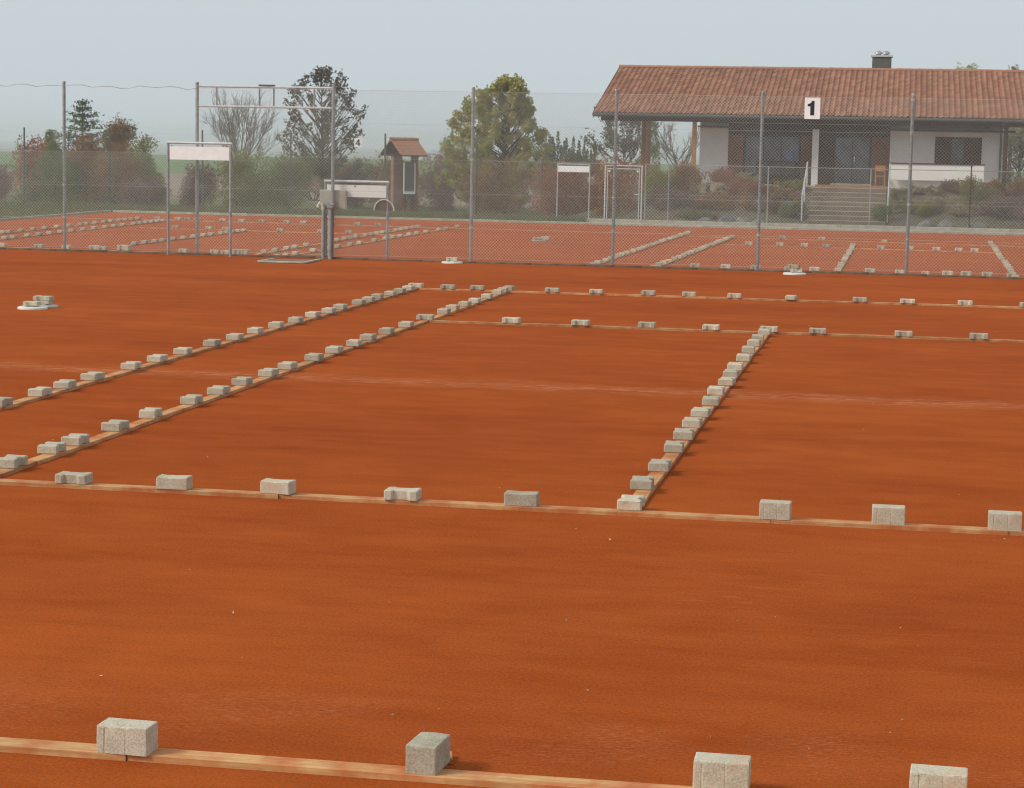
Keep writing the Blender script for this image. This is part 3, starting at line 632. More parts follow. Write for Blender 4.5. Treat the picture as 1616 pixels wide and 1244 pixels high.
# number signs
ONE = [(-0.035, 0.0), (0.035, 0.0), (0.035, 0.25), (-0.012, 0.25), (-0.022, 0.222), (-0.045, 0.205), (-0.082, 0.196), (-0.082, 0.155), (-0.035, 0.155)]
FOUR_OUT = [(0.012, 0.0), (0.062, 0.0), (0.062, 0.052), (0.095, 0.052), (0.095, 0.095), (0.062, 0.095), (0.062, 0.24), (0.018, 0.24), (-0.09, 0.098), (-0.09, 0.052), (0.012, 0.052)]
def sign(label, x, y, z, sx, sz, polys):
    t_ = thing('number_sign', label, 'sign', (x, y, z))
    child(MB().box(-sx/2, sx/2, -0.003, 0.003, -sz/2, sz/2), 'plate', M['white'], t_, 0.0)
    mb = MB()
    for pl in polys: mb.prism([(px, pz-0.122) for px, pz in pl], -0.0055, -0.0032)
    child(mb, 'digit', M['black'], t_)
    for s in (-1, 1): child(MB().tube((s*sx*0.35, -0.006, sz*0.44), (s*sx*0.35, 0.03, sz*0.44), 0.005, 0.005, 6), 'tie', M['wire'], t_)
sign('white sign with a black number 1 wired high on the chain link fence', -0.085, FY-0.052, 2.862, 0.268, 0.37, [ONE])
s4 = [[(0.012, 0.0), (0.062, 0.0), (0.062, 0.24), (0.012, 0.24)], [(-0.09, 0.052), (0.0118, 0.052), (0.0118, 0.095), (-0.09, 0.095)], [(0.0622, 0.052), (0.095, 0.052), (0.095, 0.095), (0.0622, 0.095)],
      [(-0.09, 0.0952), (-0.035, 0.0952), (0.0118, 0.165), (0.0118, 0.24)]]
sign('white sign with a black number 4 wired high on the sunken court fence', -18.09, 57.34, 2.03, 0.27, 0.33, s4)

# fence behind the sunken courts
FY2 = 57.45; FX2 = [-34.4, -31.03, -27.65, -24.02, -20.66, -17.09, -13.71]
f2 = thing('chain_link_fence', 'dark-posted chain link fence behind the hut-side sunken court', 'fence', (0, FY2, LOW))
for i, x in enumerate(FX2):
    child(MB().tube((0, 0, -0.2), (random.uniform(-.02, .02), 0, 2.98+random.uniform(-.03, .05)), 0.034, 0.034, 8), 'post', M['greenpost'], f2, loc=(x, 0, 0))
for i in range(len(FX2)-1):
    nm = net_mesh(FX2[i+1]-FX2[i], 2.75, 0.075, 0.0011); nm.materials.append(M['wire'])
    o = obj('chain_link', nm, None, f2, (FX2[i], -0.04, 0.05)); o['kind'] = 'stuff'
    for z in (0.06, 0.95, 1.9, 2.82): child(MB().tube((FX2[i], -0.04, z), (FX2[i+1], -0.04, z), 0.003, 0.003, 4), 'tension_wire', M['wire'], f2)
FX3 = [-7.55, -6.72, -3.2, 0.37, 3.8, 7.3]
f3 = thing('chain_link_fence', 'low chain link fence with top rail at the foot of the clubhouse bank', 'fence', (0, FY2, LOW))
for i, x in enumerate(FX3):
    child(MB().tube((0, 0, -0.2), (0, 0, 2.08 if i != 4 else 2.9), 0.024, 0.024, 8), 'post', M['galv'] if i != 4 else M['darkwood'], f3, loc=(x, 0, 0))
for i in range(len(FX3)-1):
    nm = net_mesh(FX3[i+1]-FX3[i], 1.98, 0.075, 0.0011); nm.materials.append(M['wire'])
    o = obj('chain_link', nm, None, f3, (FX3[i], -0.03, 0.05)); o['kind'] = 'stuff'
    child(MB().tube((FX3[i]+.025, 0, 2.06), (FX3[i+1]-.025, 0, 2.06), 0.014, 0.014, 6), 'top_rail', M['galv'], f3)
    child(MB().tube((FX3[i], -0.03, 1.0), (FX3[i+1], -0.03, 1.0), 0.003, 0.003, 4), 'tension_wire', M['wire'], f3)
nm = net_mesh(4.16, 1.98, 0.075, 0.0011); nm.materials.append(M['wire'])
f4 = thing('chain_link_fence', 'short chain link fence run between hut-side fence and clubhouse gate', 'fence', (0, FY2+0.06, LOW))
o = obj('chain_link', nm, None, f4, (-13.65, -0.03, 0.05)); o['kind'] = 'stuff'
child(MB().tube((-13.65, 0, 2.06), (-9.08, 0, 2.06), 0.012, 0.012, 6), 'top_rail', M['galv'], f4)
child(MB().tube((-11.3, 0, -.2), (-11.3, 0, 2.05), 0.02, 0.02, 6), 'post', M['greenpost'], f4)
gt = thing('garden_gate', 'closed steel mesh gate with double frame in the clubhouse fence', 'gate', (-8.34, FY2, LOW))
for s in (-1, 1): child(MB().tube((s*0.66, 0, -0.2), (s*0.66, 0, 1.98), 0.024, 0.024, 8), 'post', M['rail'], gt)
child(MB().tube((-0.68, 0, 1.99), (0.68, 0, 1.99), 0.02, 0.02, 8), 'lintel', M['rail'], gt)
lf = child(MB().path([(-0.57, -0.03, 0.06), (-0.57, -0.03, 1.88), (0.57, -0.03, 1.88), (0.57, -0.03, 0.06), (-0.57, -0.03, 0.06)], 0.018, 8), 'leaf_frame', M['rail'], gt)
nm = net_mesh(1.12, 1.80, 0.075, 0.0011); nm.materials.append(M['wire'])
o = obj('chain_link', nm, None, gt, (-0.56, -0.03, 0.07)); o['kind'] = 'stuff'
for s in (-1, 1): child(MB().box(s*0.51-0.03, s*0.51+0.03, -0.06, -0.005, 1.77, 1.83), 'bracket', M['white'], lf)
child(MB().tube((0.40, -0.07, 0.98), (0.56, -0.07, 0.98), 0.016, 0.016, 8), 'handle', M['rail'], lf)
# ------------------------------------------------------------------ clubhouse
H = thing('clubhouse', 'white bungalow clubhouse with long red tiled roof and raised terrace', 'building', (0, 0, 0))
TZ = 0.70; WY = 66.0
def part(name, mat, x0, x1, y0, y1, z0, z1, parent=H, bev=0.0):
    return child(MB().box(x0, x1, y0, y1, z0, z1), name, mat, parent, bev)
WT = 3.05
# walls with real openings
part('wall', M['plaster'], -6.46, -5.34, WY, WY+0.3, TZ-0.3, WT)
part('wall', M['plaster'], 0.92, 2.66, WY, WY+0.3, TZ-0.3, WT)
part('wall', M['plaster'], 4.40, 5.17, WY, WY+0.3, TZ-0.3, WT)
part('wall', M['plaster'], 2.66, 4.40, WY+0.002, WY+0.298, TZ-0.3, 1.58)
part('wall', M['plaster'], -6.46, -6.16, WY+0.302, 76, TZ-0.3, 3.3)
part('wall', M['plaster'], 4.87, 5.17, WY+0.302, 76, TZ-0.3, 3.3)
part('wall', M['plaster'], -6.16, 4.87, 75.7, 76, TZ-0.3, 3.3)
part('lintel', M['darkwood'], -5.34, 0.92, WY+0.03, WY+0.27, 2.62, WT)
part('lintel', M['plaster'], 2.66, 4.40, WY+0.002, WY+0.298, 2.66, WT)
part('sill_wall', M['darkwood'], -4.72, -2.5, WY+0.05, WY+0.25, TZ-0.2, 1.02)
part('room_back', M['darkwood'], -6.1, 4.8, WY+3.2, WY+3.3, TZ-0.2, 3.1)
def window(x0, x1, z0, z1, nx, nz=1, mat=M['darkwood'], y=WY+0.10):
    fr = 0.055; mb = MB()
    mb.box(x0, x0+fr, y, y+0.09, z0, z1).box(x1-fr, x1, y, y+0.09, z0, z1)
    mb.box(x0+fr, x1-fr, y, y+0.09, z0, z0+fr).box(x0+fr, x1-fr, y, y+0.09, z1-fr, z1)
    wn = child(mb, 'window', mat, H)
    cw = (x1-x0-2*fr)/nx; ch = (z1-z0-2*fr)/nz
    for i in range(nx):
        if i: child(MB().box(x0+fr+cw*i-0.02, x0+fr+cw*i+0.02, y+0.01, y+0.08, z0+fr, z1-fr), 'mullion', mat, wn)
        for j in range(nz): child(MB().box(x0+fr+cw*i+(0.021 if i else 0.001), x0+fr+cw*(i+1)-(0.021 if i < nx-1 else .001), y+0.035, y+0.05, z0+fr+ch*j+.001, z0+fr+ch*(j+1)-.001), 'pane', M['glass'], wn)
    return wn
part('shutter', M['redwood'], -5.33, -4.74, WY-0.03, WY+0.04, TZ+0.05, 2.60)
window(-4.72, -2.52, 1.03, 2.61, 3)
part('door_surround', M['redwood'], -2.50, -2.06, WY-0.02, WY+0.2, TZ, 2.61)
part('pillar', M['plaster'], -2.04, -1.79, 65.3, 65.55, TZ, 2.858)
part('door_surround', M['darkwood'], -1.72, -1.24, WY-0.02, WY+0.2, TZ, 2.61)
dw = window(-1.22, 0.20, TZ+0.02, 2.61, 2)
child(MB().tube((-0.43, WY+0.05, 1.65), (-0.43, WY+0.05, 1.85), 0.015, 0.015, 6), 'handle', M['rail'], dw)
part('door_surround', M['redwood'], 0.22, 0.91, WY-0.02, WY+0.2, TZ, 2.61)
part('doorstep', M['kerb'], -1.3, 0.22, WY-0.45, WY-0.03, TZ, TZ+0.10)
part('shutter', M['darkwood'], 2.64, 3.20, WY-0.05, WY-0.002, 1.56, 2.64)
window(3.22, 3.78, 1.60, 2.64, 1)
part('shutter', M['darkwood'], 3.80, 4.40, WY-0.05, WY-0.002, 1.56, 2.64)
part('window_sill', M['kerb'], 3.18, 3.82, WY-0.14, WY+0.09, 1.55, 1.595)
# roof: tiles joined per slope
EY, RY, BY = 64.0, 71.5, 79.0; EZ, RZ_ = 3.36, 5.36; RX0, RX1 = -10.45, 7.0
def tiles(y0, z0, y1, z1, name):
    tw, tl = 0.215, 0.345; L = math.hypot(y1-y0, z1-z0); rows = int(round(L/tl)); cols = int(round((RX1-RX0)/tw)); tw = (RX1-RX0)/cols; tl = L/rows
    ey, ez = (y1-y0)/L, (z1-z0)/L; sgn = 1 if y1 > y0 else -1; ny, nz = -ez*sgn, ey*sgn
    pr = [(0.0, 0.004), (0.14, 0.0), (0.45, 0.0), (0.58, 0.022), (0.76, 0.055), (0.92, 0.038), (1.02, 0.006)]; v = []; f = []
    for r_ in range(rows):
        for c in range(cols):
            n = len(v); jx = random.uniform(-.003, .003); jh = random.uniform(-.003, .004)
            for s, lift in ((r_*tl-0.02, 0.026), ((r_+1)*tl, 0.002)):
                for px, ph in pr:
                    h_ = ph+lift+jh; v.append((RX0+(c+px)*tw+jx, y0+ey*s+ny*h_, z0+ez*s+nz*h_))
            s = r_*tl-0.02
            for px, ph in pr: v.append((RX0+(c+px)*tw+jx, y0+ey*s+ny*(ph+0.006), z0+ez*s+nz*(ph+0.006)))
            k = len(pr)
            for i in range(k-1):
                f.append((n+i, n+i+1, n+k+i+1, n+k+i)); f.append((n+2*k+i, n+2*k+i+1, n+i+1, n+i))
    return mesh(name, v, f)
roof = part('roof', M['darkwood'], RX0+0.02, RX1-0.02, EY+0.05, EY+0.09, EZ-0.16, EZ-0.02)
for (y0, z0, y1, z1) in ((EY, EZ, RY, RZ_), (BY, EZ, RY, RZ_)):
    s_ = 1 if y1 > y0 else -1
    o = obj('roof_tiling', tiles(y0, z0, y1, z1, 'roof_tiling'), M['tile'], roof); o['kind'] = 'stuff'
    a_ = [(RX0+0.03, y0+0.02*s_, z0-0.10), (RX1-0.03, y0+0.02*s_, z0-0.10), (RX1-0.03, y1, z1-0.10), (RX0+0.03, y1, z1-0.10)]
    v = a_+[(x, y, z+0.085) for x, y, z in a_]
    obj('roof_boarding', mesh('roof_boarding', v, [(0, 1, 2, 3), (7, 6, 5, 4), (0, 4, 5, 1), (1, 5, 6, 2), (2, 6, 7, 3), (3, 7, 4, 0)]), M['darkwood'], roof)
    for x in (RX0+0.005, RX1-0.025):                          # verge boards
        v = [(x, y0, z0-0.20), (x, y1, z1-0.20), (x, y1, z1+0.03), (x, y0, z0+0.03)]; v += [(px+0.02, py, pz) for px, py, pz in v]
        obj('verge_board', mesh('verge_board', v, [(0, 1, 2, 3), (7, 6, 5, 4), (0, 4, 5, 1), (1, 5, 6, 2), (2, 6, 7, 3), (3, 7, 4, 0)]), M['darkwood'], roof)
nr = 44; rl = (RX1-RX0)/nr
rme = MB(); k = 7
for i in range(k):
    a1, a2 = math.pi*i/k, math.pi*(i+1)/k
    rme.v += []
rv = []; rf = []
for xx, rr in ((0, 0.125), (rl+0.03, 0.108)):
    for i in range(k+1): a1 = math.pi*i/k; rv.append((xx, rr*math.cos(a1), rr*math.sin(a1)*0.8))
for i in range(k): rf.append((i, i+1, k+2+i, k+1+i))
ridge_me = mesh('ridge_tile', rv, rf, True); ridge_me.materials.append(M['tile'])
for i in range(nr): obj('ridge_tile', ridge_me, None, roof, (RX0+i*rl, RY, RZ_+0.005+random.uniform(-.004, .004)))
gut = [(RX0, EY-0.07, EZ-0.075), (RX1, EY-0.07, EZ-0.075)]
child(MB().tube(gut[0], gut[1], 0.06, 0.06, 10), 'gutter', M['chimney'], roof)
child(MB().path([(5.11, EY-0.07, EZ-0.1), (5.11, WY-0.12, 2.85), (5.11, WY-0.12, TZ)], 0.045, 8), 'downpipe', M['chimney'], H)
# purlins, rafters, terrace posts
for y, z in ((64.5, EZ-0.30), (65.9, EZ+0.02), (70.0, EZ+1.15)):
    part('purlin', M['darkwood'], RX0+0.25, RX1-0.3, y, y+0.16, z, z+0.22, roof)
for i in range(24):
    x = RX0+0.4+i*0.72; s_ = (RZ_-EZ)/(RY-EY)
    v = [(x, EY+0.1, EZ-0.21), (x+0.08, EY+0.1, EZ-0.21), (x+0.08, RY, RZ_-0.23), (x, RY, RZ_-0.23)]; v += [(a1, b1, c1+0.12) for a1, b1, c1 in v]
    obj('rafter', mesh('rafter', v, [(3, 2, 1, 0), (4, 5, 6, 7), (0, 1, 5, 4), (1, 2, 6, 5), (2, 3, 7, 6), (3, 0, 4, 7)]), M['darkwood'], roof)
part('soffit', M['darkwood'], -6.46, 5.6, EY+0.95, WY-0.01, 2.86, 2.93, roof)
for x, y, m_ in ((-6.62, 64.5, 'orangewood'), (-9.05, 70.0, 'redwood'), (-8.75, 65.9, 'redwood'), (5.15, 64.5, 'darkwood')):
    part('terrace_post', M[m_], x, x+0.16, y, y+0.16, TZ, EZ-0.30 if y < 65 else (EZ+0.02 if y < 67 else EZ+1.15))
for s in (0, 1): pass
# chimney
ch = part('chimney', M['chimney'], 0.02, 0.80, 71.9, 72.6, 4.9, 5.93)
child(MB().box(-0.04, 0.86, 71.84, 72.66, 5.93, 6.0), 'cap', M['rail'], ch)
for x in (0.26, 0.57):
    child(MB().lathe([(0.10, 0.0), (0.10, 0.05), (0.17, 0.06), (0.15, 0.12), (0.09, 0.17), (0.02, 0.19)], 14), 'cowl', M['galv'], ch, loc=(x, 72.25, 6.002))
# terrace parapet
par = part('parapet', M['plaster2'], 0.98, 4.04, 62.9, 63.05, 1.02, 1.62, H, 0.01)
part('parapet_end', M['plaster2'], 4.045, 4.42, 62.88, 63.06, 0.62, 1.62, H, 0.01)
part('coping', M['darkwood'], 0.95, 4.45, 62.86, 63.09, 1.622, 1.66, H)
part('parapet_base', M['plaster2'], 0.98, 4.04, 63.25, 63.4, 0.60, 1.0, H)
# stairs
st = thing('garden_stairs', 'sandstone stairs with handrails climbing the bank to the clubhouse', 'stairs', (0, 0, 0))
ns = 8
for i in range(ns):
    y0 = 58.45+i*0.45; z1 = LOW+0.04+(i+1)*(TZ+0.004-LOW-0.04)/ns
    child(MB().box(-1.85+0.004*i, 0.92-0.004*i, y0, 62.05-(0 if i else 0.001)+0.0012*i, LOW-0.05 if i == 0 else z1-0.162, z1), 'step', M['stair'], st, 0.008)
    child(MB().box(-1.84+0.004*i, 0.91-0.004*i, y0-0.012, y0+0.03, z1-0.02, z1+0.003), 'nosing', M['kerb'], st)
for x, lab in ((-2.05, 'a'), (0.98, 'b')):
    child(MB().path([(x, 58.7, LOW+0.95+0.1), (x, 62.1, TZ+0.92)], 0.028, 8), 'handrail', M['rail'], st)
    for y in (58.75, 60.4, 62.05):
        zt = LOW+1.05+(y-58.7)/3.4*(TZ+0.92-LOW-1.05)
        child(MB().tube((x, y, zt-1.35), (x, y, zt), 0.028, 0.028, 8), 'baluster', M['rail'], st)
part('terrace_edge', M['orangewood'], -1.75, 0.90, 62.06, 62.14, TZ+0.006, TZ+0.10, st)
ch_ = thing('wooden_chair', 'small orange wooden chair standing beside the clubhouse door', 'chair', (0.62, 63.2, TZ))
for sx in (-0.17, 0.17):
    for sy in (-0.17, 0.17): child(MB().box(sx-0.02, sx+0.02, sy-0.02, sy+0.02, 0.002, 0.43 if sy < 0 else 0.86), 'leg', M['orangewood'], ch_)
child(MB().box(-0.2, 0.2, -0.2, 0.148, 0.431, 0.46), 'seat', M['orangewood'], ch_)
child(MB().box(-0.149, 0.149, 0.155, 0.185, 0.62, 0.84), 'backrest', M['orangewood'], ch_)
bn = thing('wooden_bench', 'dark wooden bench under the wide clubhouse window', 'bench', (-3.4, WY-0.24, TZ))
child(MB().box(-0.85, 0.85, -0.2, 0.2, 0.86, 0.905), 'seat', M['darkwood'], bn, 0.005)
for sx in (-0.75, 0.75): child(MB().box(sx-0.04, sx+0.04, -0.18, 0.18, 0.002, 0.858), 'leg', M['darkwood'], bn)
bl = thing('blue_crate', 'small blue plastic crate on the bench below the wide window', 'crate', (-2.9, WY-0.22, TZ+0.46))
child(MB().box(-0.12, 0.12, -0.12, 0.12, 0.45, 0.80), 'body', M['blue'], bl, 0.02); child(MB().box(-0.10, 0.10, -0.10, 0.10, 0.801, 0.84), 'lid', M['blue'], bl, 0.01)

# ------------------------------------------------------------------ notice hut
hp = V(634, 335, 60.0)
hut = thing('notice_hut', 'small brick notice hut with red tiled gable roof and glazed showcase', 'hut', (-17.0, 60.0, LOW), math.radians(38))
for s in (-1, 1):
    for q_ in range(0, 1): pass
pil = obj('pillar', bevelled(MB().box(-0.46, -0.12, -0.12, 0.12, 0, 2.15).me('pillar'), 0.01, 1), M['brick'], hut)
for z in range(24):                                           # brick courses proud of the core
    me_ = bevelled(MB().box(-0.473, -0.107, -0.133, 0.133, 0.02+z*0.088, 0.02+z*0.088+0.074).me('brick_course'), 0.006, 1)
    obj('brick_course', me_, M['brick'], pil)
sh = child(MB().box(-0.10, 0.38, -0.22, 0.10, 0.72, 1.95), 'showcase', M['chimney'], hut)
child(MB().box(-0.06, 0.34, -0.232, -0.222, 0.80, 1.88), 'pane', M['glass'], sh)
child(MB().box(0.345, 0.385, -0.245, -0.221, 0.74, 1.92), 'frame', M['white'], sh); child(MB().box(-0.11, -0.065, -0.245, -0.221, 0.74, 1.92), 'frame', M['white'], sh)
child(MB().box(-0.065, 0.345, -0.24, -0.221, 0.74, 0.84), 'frame', M['white'], sh)
for x, y in ((0.44, -0.2), (0.44, 0.15)): child(MB().box(x-0.055, x+0.055, y-0.055, y+0.055, 0, 2.15), 'post', M['redwood'], hut)
for x in (0.05, 0.30): child(MB().box(x-0.03, x+0.03, -0.1, -0.04, 0, 0.715), 'leg', M['redwood'], hut)
child(MB().box(-0.50, 0.50, -0.5, 0.5, 2.151, 2.22), 'beam', M['darkwood'], hut)
child(MB().prism([(-0.5, 2.222), (0.5, 2.222), (0.0, 2.72)], -0.02, 0.02), 'gable', M['redwood'], hut).rotation_euler = (0, 0, math.pi/2)
for s in (-1, 1):
    n = 6; rows = 5; cols = 5
    rp = child(MB().prism([(0, 2.74), (s*0.92, 2.19), (s*0.92, 2.15), (0, 2.70)] if s > 0 else [(0, 2.74), (0, 2.70), (-0.92, 2.15), (-0.92, 2.19)], -0.54, 0.54), 'roof', M['darkwood'], hut)
    rp.rotation_euler = (0, 0, math.pi/2)
    for r_ in range(rows):
        for c in range(cols):
            t0 = r_/rows; x0, z0 = s*0.94*(1-t0), 2.745-0.56*(1-t0)
            x1, z1 = s*0.94*(1-t0-1/rows-0.02), 2.745-0.56*(1-t0-1/rows-0.02)
            ya, yb = -0.56+c*1.12/cols, -0.56+(c+1)*1.12/cols
            v = []
            for (x, z, l) in ((x0, z0, 0.035), (x1, z1, 0.012)):
                for fy, hh in ((0, 0.0), (0.5, -0.012), (0.8, 0.02), (1.0, 0.006)): v.append((x, ya+(yb-ya)*fy, z+l+hh))
            fs = [(i, i+1, 5+i, 4+i) if s > 0 else (4+i, 5+i, i+1, i) for i in range(3)]
            v += [(v[0][0], v[i][1], v[i][2]-0.03) for i in range(4)]; fs += [(8+i, 9+i, i+1, i) for i in range(3)]
            obj('tile', mesh('tile', v, fs), M['tile'], rp)
rd = MB()
for c in range(4):
    me_ = MB().tube((-0.57+c*0.285, 0, 2.77), (-0.57+(c+1)*0.285+0.02, 0, 2.765), 0.09, 0.075, 10).me('ridge_tile'); obj('ridge_tile', me_, M['tile'], hut)

# ------------------------------------------------------------------ vegetation
def leaves_me(name, pts, size, aspect=0.6, flat=0.0, hang=None):
    n = len(pts); P = np.asarray(pts, float)
    d = rng.normal(size=(n, 3)); d[:, 2] *= (1-flat)
    if hang is not None: d += hang
    d /= np.linalg.norm(d, axis=1, keepdims=True)+1e-9
    e = rng.normal(size=(n, 3)); e -= (e*d).sum(1, keepdims=True)*d; e /= np.linalg.norm(e, axis=1, keepdims=True)+1e-9
    s = size*rng.uniform(0.6, 1.35, size=(n, 1))
    v = np.stack([P-d*s*0.5, P+e*s*aspect*0.5, P+d*s*0.5, P-e*s*aspect*0.5], 1).reshape(-1, 3)
    me = bpy.data.meshes.new(name); me.vertices.add(4*n); me.vertices.foreach_set('co', v.astype(np.float32).ravel())
    me.loops.add(4*n); me.loops.foreach_set('vertex_index', np.arange(4*n, dtype=np.int32))
    me.polygons.add(n); me.polygons.foreach_set('loop_start', np.arange(0, 4*n, 4, dtype=np.int32)); me.polygons.foreach_set('loop_total', np.full(n, 4, np.int32))
    me.update(calc_edges=True); return me
def lobes(w_, d_, h_, n, shape='round'):
    c = []
    for i in range(n):
        for _ in range(40):
            p = rng.uniform(-1, 1, 3)
            if np.hypot(p[0], p[1]) < 1: break
        zz = (p[2]*0.5+0.5)
        f_ = {'round': 1.0 if zz < 0.75 else 0.75, 'cone': 1.05-0.85*zz, 'flat': 1.0}[shape]
        c.append((p[0]*w_*0.38*f_, p[1]*d_*0.36*f_, h_*(0.08+0.74*zz), rng.uniform(0.15, 0.26)*min(w_, h_*1.2)))
    return c
def cloud(lb, n, jit=0.55, squash=0.85):
    lb = np.array(lb); wts = lb[:, 3]**2; wts /= wts.sum(); k = rng.choice(len(lb), n, p=wts)
    d = rng.normal(size=(n, 3)); d /= np.linalg.norm(d, axis=1, keepdims=True)
    r = lb[k, 3:4]*np.clip(rng.normal(0.85, 0.22, (n, 1)), 0.1, 1.5)
    p = lb[k, :3]+d*r*np.array([1, 1, squash]); p[:, 2] = np.maximum(p[:, 2], 0.02); return p
VEG = 'shrubs and trees behind the courts'
def shrub(name, label, u0, u1, vt, Y, mat, n=3000, z0=LOW, size=0.085, shape='round', nl=12, depth=None, shoots=14, cat='shrub', mat2=None, group=None, bare=0.0):
    a_ = V(u0, vt, Y); b_ = V(u1, vt, Y); w_ = b_.x-a_.x; h_ = (a_.z+b_.z)/2-z0
    t_ = thing(name, label, cat, ((a_.x+b_.x)/2, Y, z0), 0, group)
    lb = lobes(w_, depth or w_*0.8, h_, nl, shape)
    P = cloud(lb, int(n*(1-bare)))
    stem = MB()
    for i in range(5+nl//3):
        l_ = lb[int(rng.integers(len(lb)))]; stem.tube((l_[0]*0.06, l_[1]*0.06, -0.05), l_[:3], 0.03, 0.008, 5, False)
    sp_ = []
    for i in range(shoots):                                   # shoots breaking the outline
        l_ = lb[int(rng.integers(len(lb)))]; d = Vector((rng.normal()*0.5, rng.normal()*0.5, rng.uniform(0.5, 1.3))).normalized()
        b0 = Vector(l_[:3])+d*l_[3]*0.5; b1 = b0+d*l_[3]*rng.uniform(0.8, 1.5)
        b1.z = min(b1.z, h_*1.05); stem.tube(b0, b1, 0.010, 0.004, 4, False)
        m_ = int(10+14*(1-bare)); tt = rng.uniform(0.2, 1.05, (m_, 1)); sp_.append(np.array(b0)+np.array(b1-b0)*tt+rng.normal(size=(m_, 3))*0.045)
    P = np.vstack([P]+sp_) if sp_ else P
    q9 = np.percentile(P, [1, 99], axis=0); P[:, 2] = np.maximum(P[:, 2], 0.02)*h_/np.percentile(P[:, 2], 97)
    P[:, 0] *= w_*0.5/max(0.3*w_, (q9[1, 0]-q9[0, 0])/2)
    obj('foliage', leaves_me('foliage', P, size), LEAF[mat], t_); obj('stems', stem.me('stems'), M['bark'], t_)
    return t_
def grow(mb, p, d, L, r, depth, tips, split=3, spread=0.6, up=0.25, shrink=0.68, segs=3, minr=0.004, prob=1.0):
    pts = [Vector(p)]; dd = Vector(d).normalized()
    for i in range(segs):
        dd = (dd+Vector((rng.normal(), rng.normal(), rng.normal()))*0.10+Vector((0, 0, up*0.12))).normalized(); pts.append(pts[-1]+dd*L/segs)
    for i in range(segs): mb.tube(pts[i], pts[i+1], max(minr, r*(1-0.35*i/segs)), max(minr, r*(1-0.35*(i+1)/segs)), 6 if depth > 1 else 4, False)
    if depth <= 1: tips.append((pts[0], pts[-1]))
    if depth == 0: return
    n = split if depth > 1 else split+1
    for i in range(n):
        if rng.uniform() > prob: continue
        k = segs if i == 0 else int(rng.integers(1, segs+1)); an = rng.uniform(0, 2*math.pi)
        e = dd.orthogonal().normalized(); g = dd.cross(e)
        nd = (dd+(math.cos(an)*e+math.sin(an)*g)*spread*rng.uniform(0.6, 1.3)+Vector((0, 0, up))).normalized()
        grow(mb, pts[k], nd, L*shrink*rng.uniform(0.75, 1.15), r*0.58, depth-1, tips, split, spread, up, shrink, segs, minr, prob)

# leafy round tree behind the gate
def leafy_tree(name, label, base, mb, tips, per, size, mat, jit, barkm='bark', group=None):
    t_ = thing(name, label, 'tree', base, 0, group)
    pts = []
    for a_, b_ in tips:
        k = per; tt = rng.uniform(0.1, 1.12, (k, 1)); pts.append(np.array(a_)+np.array(b_-a_)*tt+rng.normal(size=(k, 3))*jit)
    if per: obj('crown', leaves_me('crown', np.vstack(pts), size), LEAF[mat], t_)
    obj('trunk', mb.me('trunk'), M[barkm], t_); return t_
def clump_tree(name, label, u, vb, Y, sil, nclump, per, size, mat, csize, upf, trunk_r, barkm='bark'):
    """sil: silhouette rows (v, u_left, u_right) from top to bottom; clumps of leaves on real limbs fill its volume."""
    bp = V(u, vb, Y); t_ = thing(name, label, 'tree', (bp.x, Y, LOW)); rows = []
    for v_, ul, ur in sil:
        a_, b2 = V(ul, v_, Y), V(ur, v_, Y); rows.append((a_.z-LOW, (a_.x+b2.x)/2-bp.x, (b2.x-a_.x)/2))
    rows = rows[::-1]; zs = [r_[0] for r_ in rows]; z0_, z1_ = zs[0], zs[-1]
    mb = MB(); top = Vector((np.interp(z1_, zs, [r_[1] for r_ in rows]), 0, z0_+(z1_-z0_)*0.8)); P = []
    mb.tube((0, 0, -0.1), (0.02, 0, z0_+0.1), trunk_r, trunk_r*0.8, 9, False); mb.tube((0.02, 0, z0_+0.1), top, trunk_r*0.8, 0.015, 7, False)
    for i in range(nclump):
        z = z0_+(z1_-z0_)*((i+0.5)/nclump); hw = np.interp(z, zs, [r_[2] for r_ in rows]); cxm = np.interp(z, zs, [r_[1] for r_ in rows])
        an = i*2.39996+rng.normal()*0.3; rr = hw*math.sqrt(rng.uniform(0.12, 1.0))*1.02
        c = Vector((cxm+rr*math.cos(an), rr*math.sin(an), z)); st = Vector((0.02, 0, 0)).lerp(Vector((top.x, 0, 0)), max(0, (z-z0_)/(z1_-z0_))); st.z = max(z0_*0.9, z-rr*(0.55+upf*0.5)-0.15)
        mid = st.lerp(c, 0.55)+Vector((0, 0, -0.08+rng.normal()*0.04)); mb.tube(st, mid, 0.026, 0.016, 5, False); mb.tube(mid, c, 0.016, 0.006, 4, False)
        ax = Vector((math.cos(an)*0.55, math.sin(an)*0.55, upf)).normalized(); L = csize*rng.uniform(0.7, 1.35)
        tip = c+ax*L; mb.tube(c, tip, 0.007, 0.003, 4, False)
        k = int(per*rng.uniform(0.7, 1.3)); tt = rng.beta(1.6, 1.5, (k, 1))*1.3-0.45
        P.append(np.array(c)+np.array(ax)*L*tt+rng.normal(size=(k, 3))*csize*0.34*(1-0.45*np.clip(tt, 0, 1)))
    obj('crown', leaves_me('crown', np.vstack(P), size), LEAF[mat], t_); obj('trunk', mb.me('trunk'), M[barkm], t_); return t_
clump_tree('round_tree', 'dark round-crowned leafy tree rising behind the gate frame', 508, 326, 64,
           ((112, 500, 516), (125, 482, 540), (145, 462, 556), (175, 448, 572), (205, 440, 578), (230, 445, 568), (252, 465, 545), (275, 490, 528)), 140, 46, 0.11, 'dark', 0.25, 0.85, 0.10)
tips = []; mb = MB(); mb.tube((0, 0, -0.1), (0, 0, 1.1), 0.075, 0.06, 8, False)
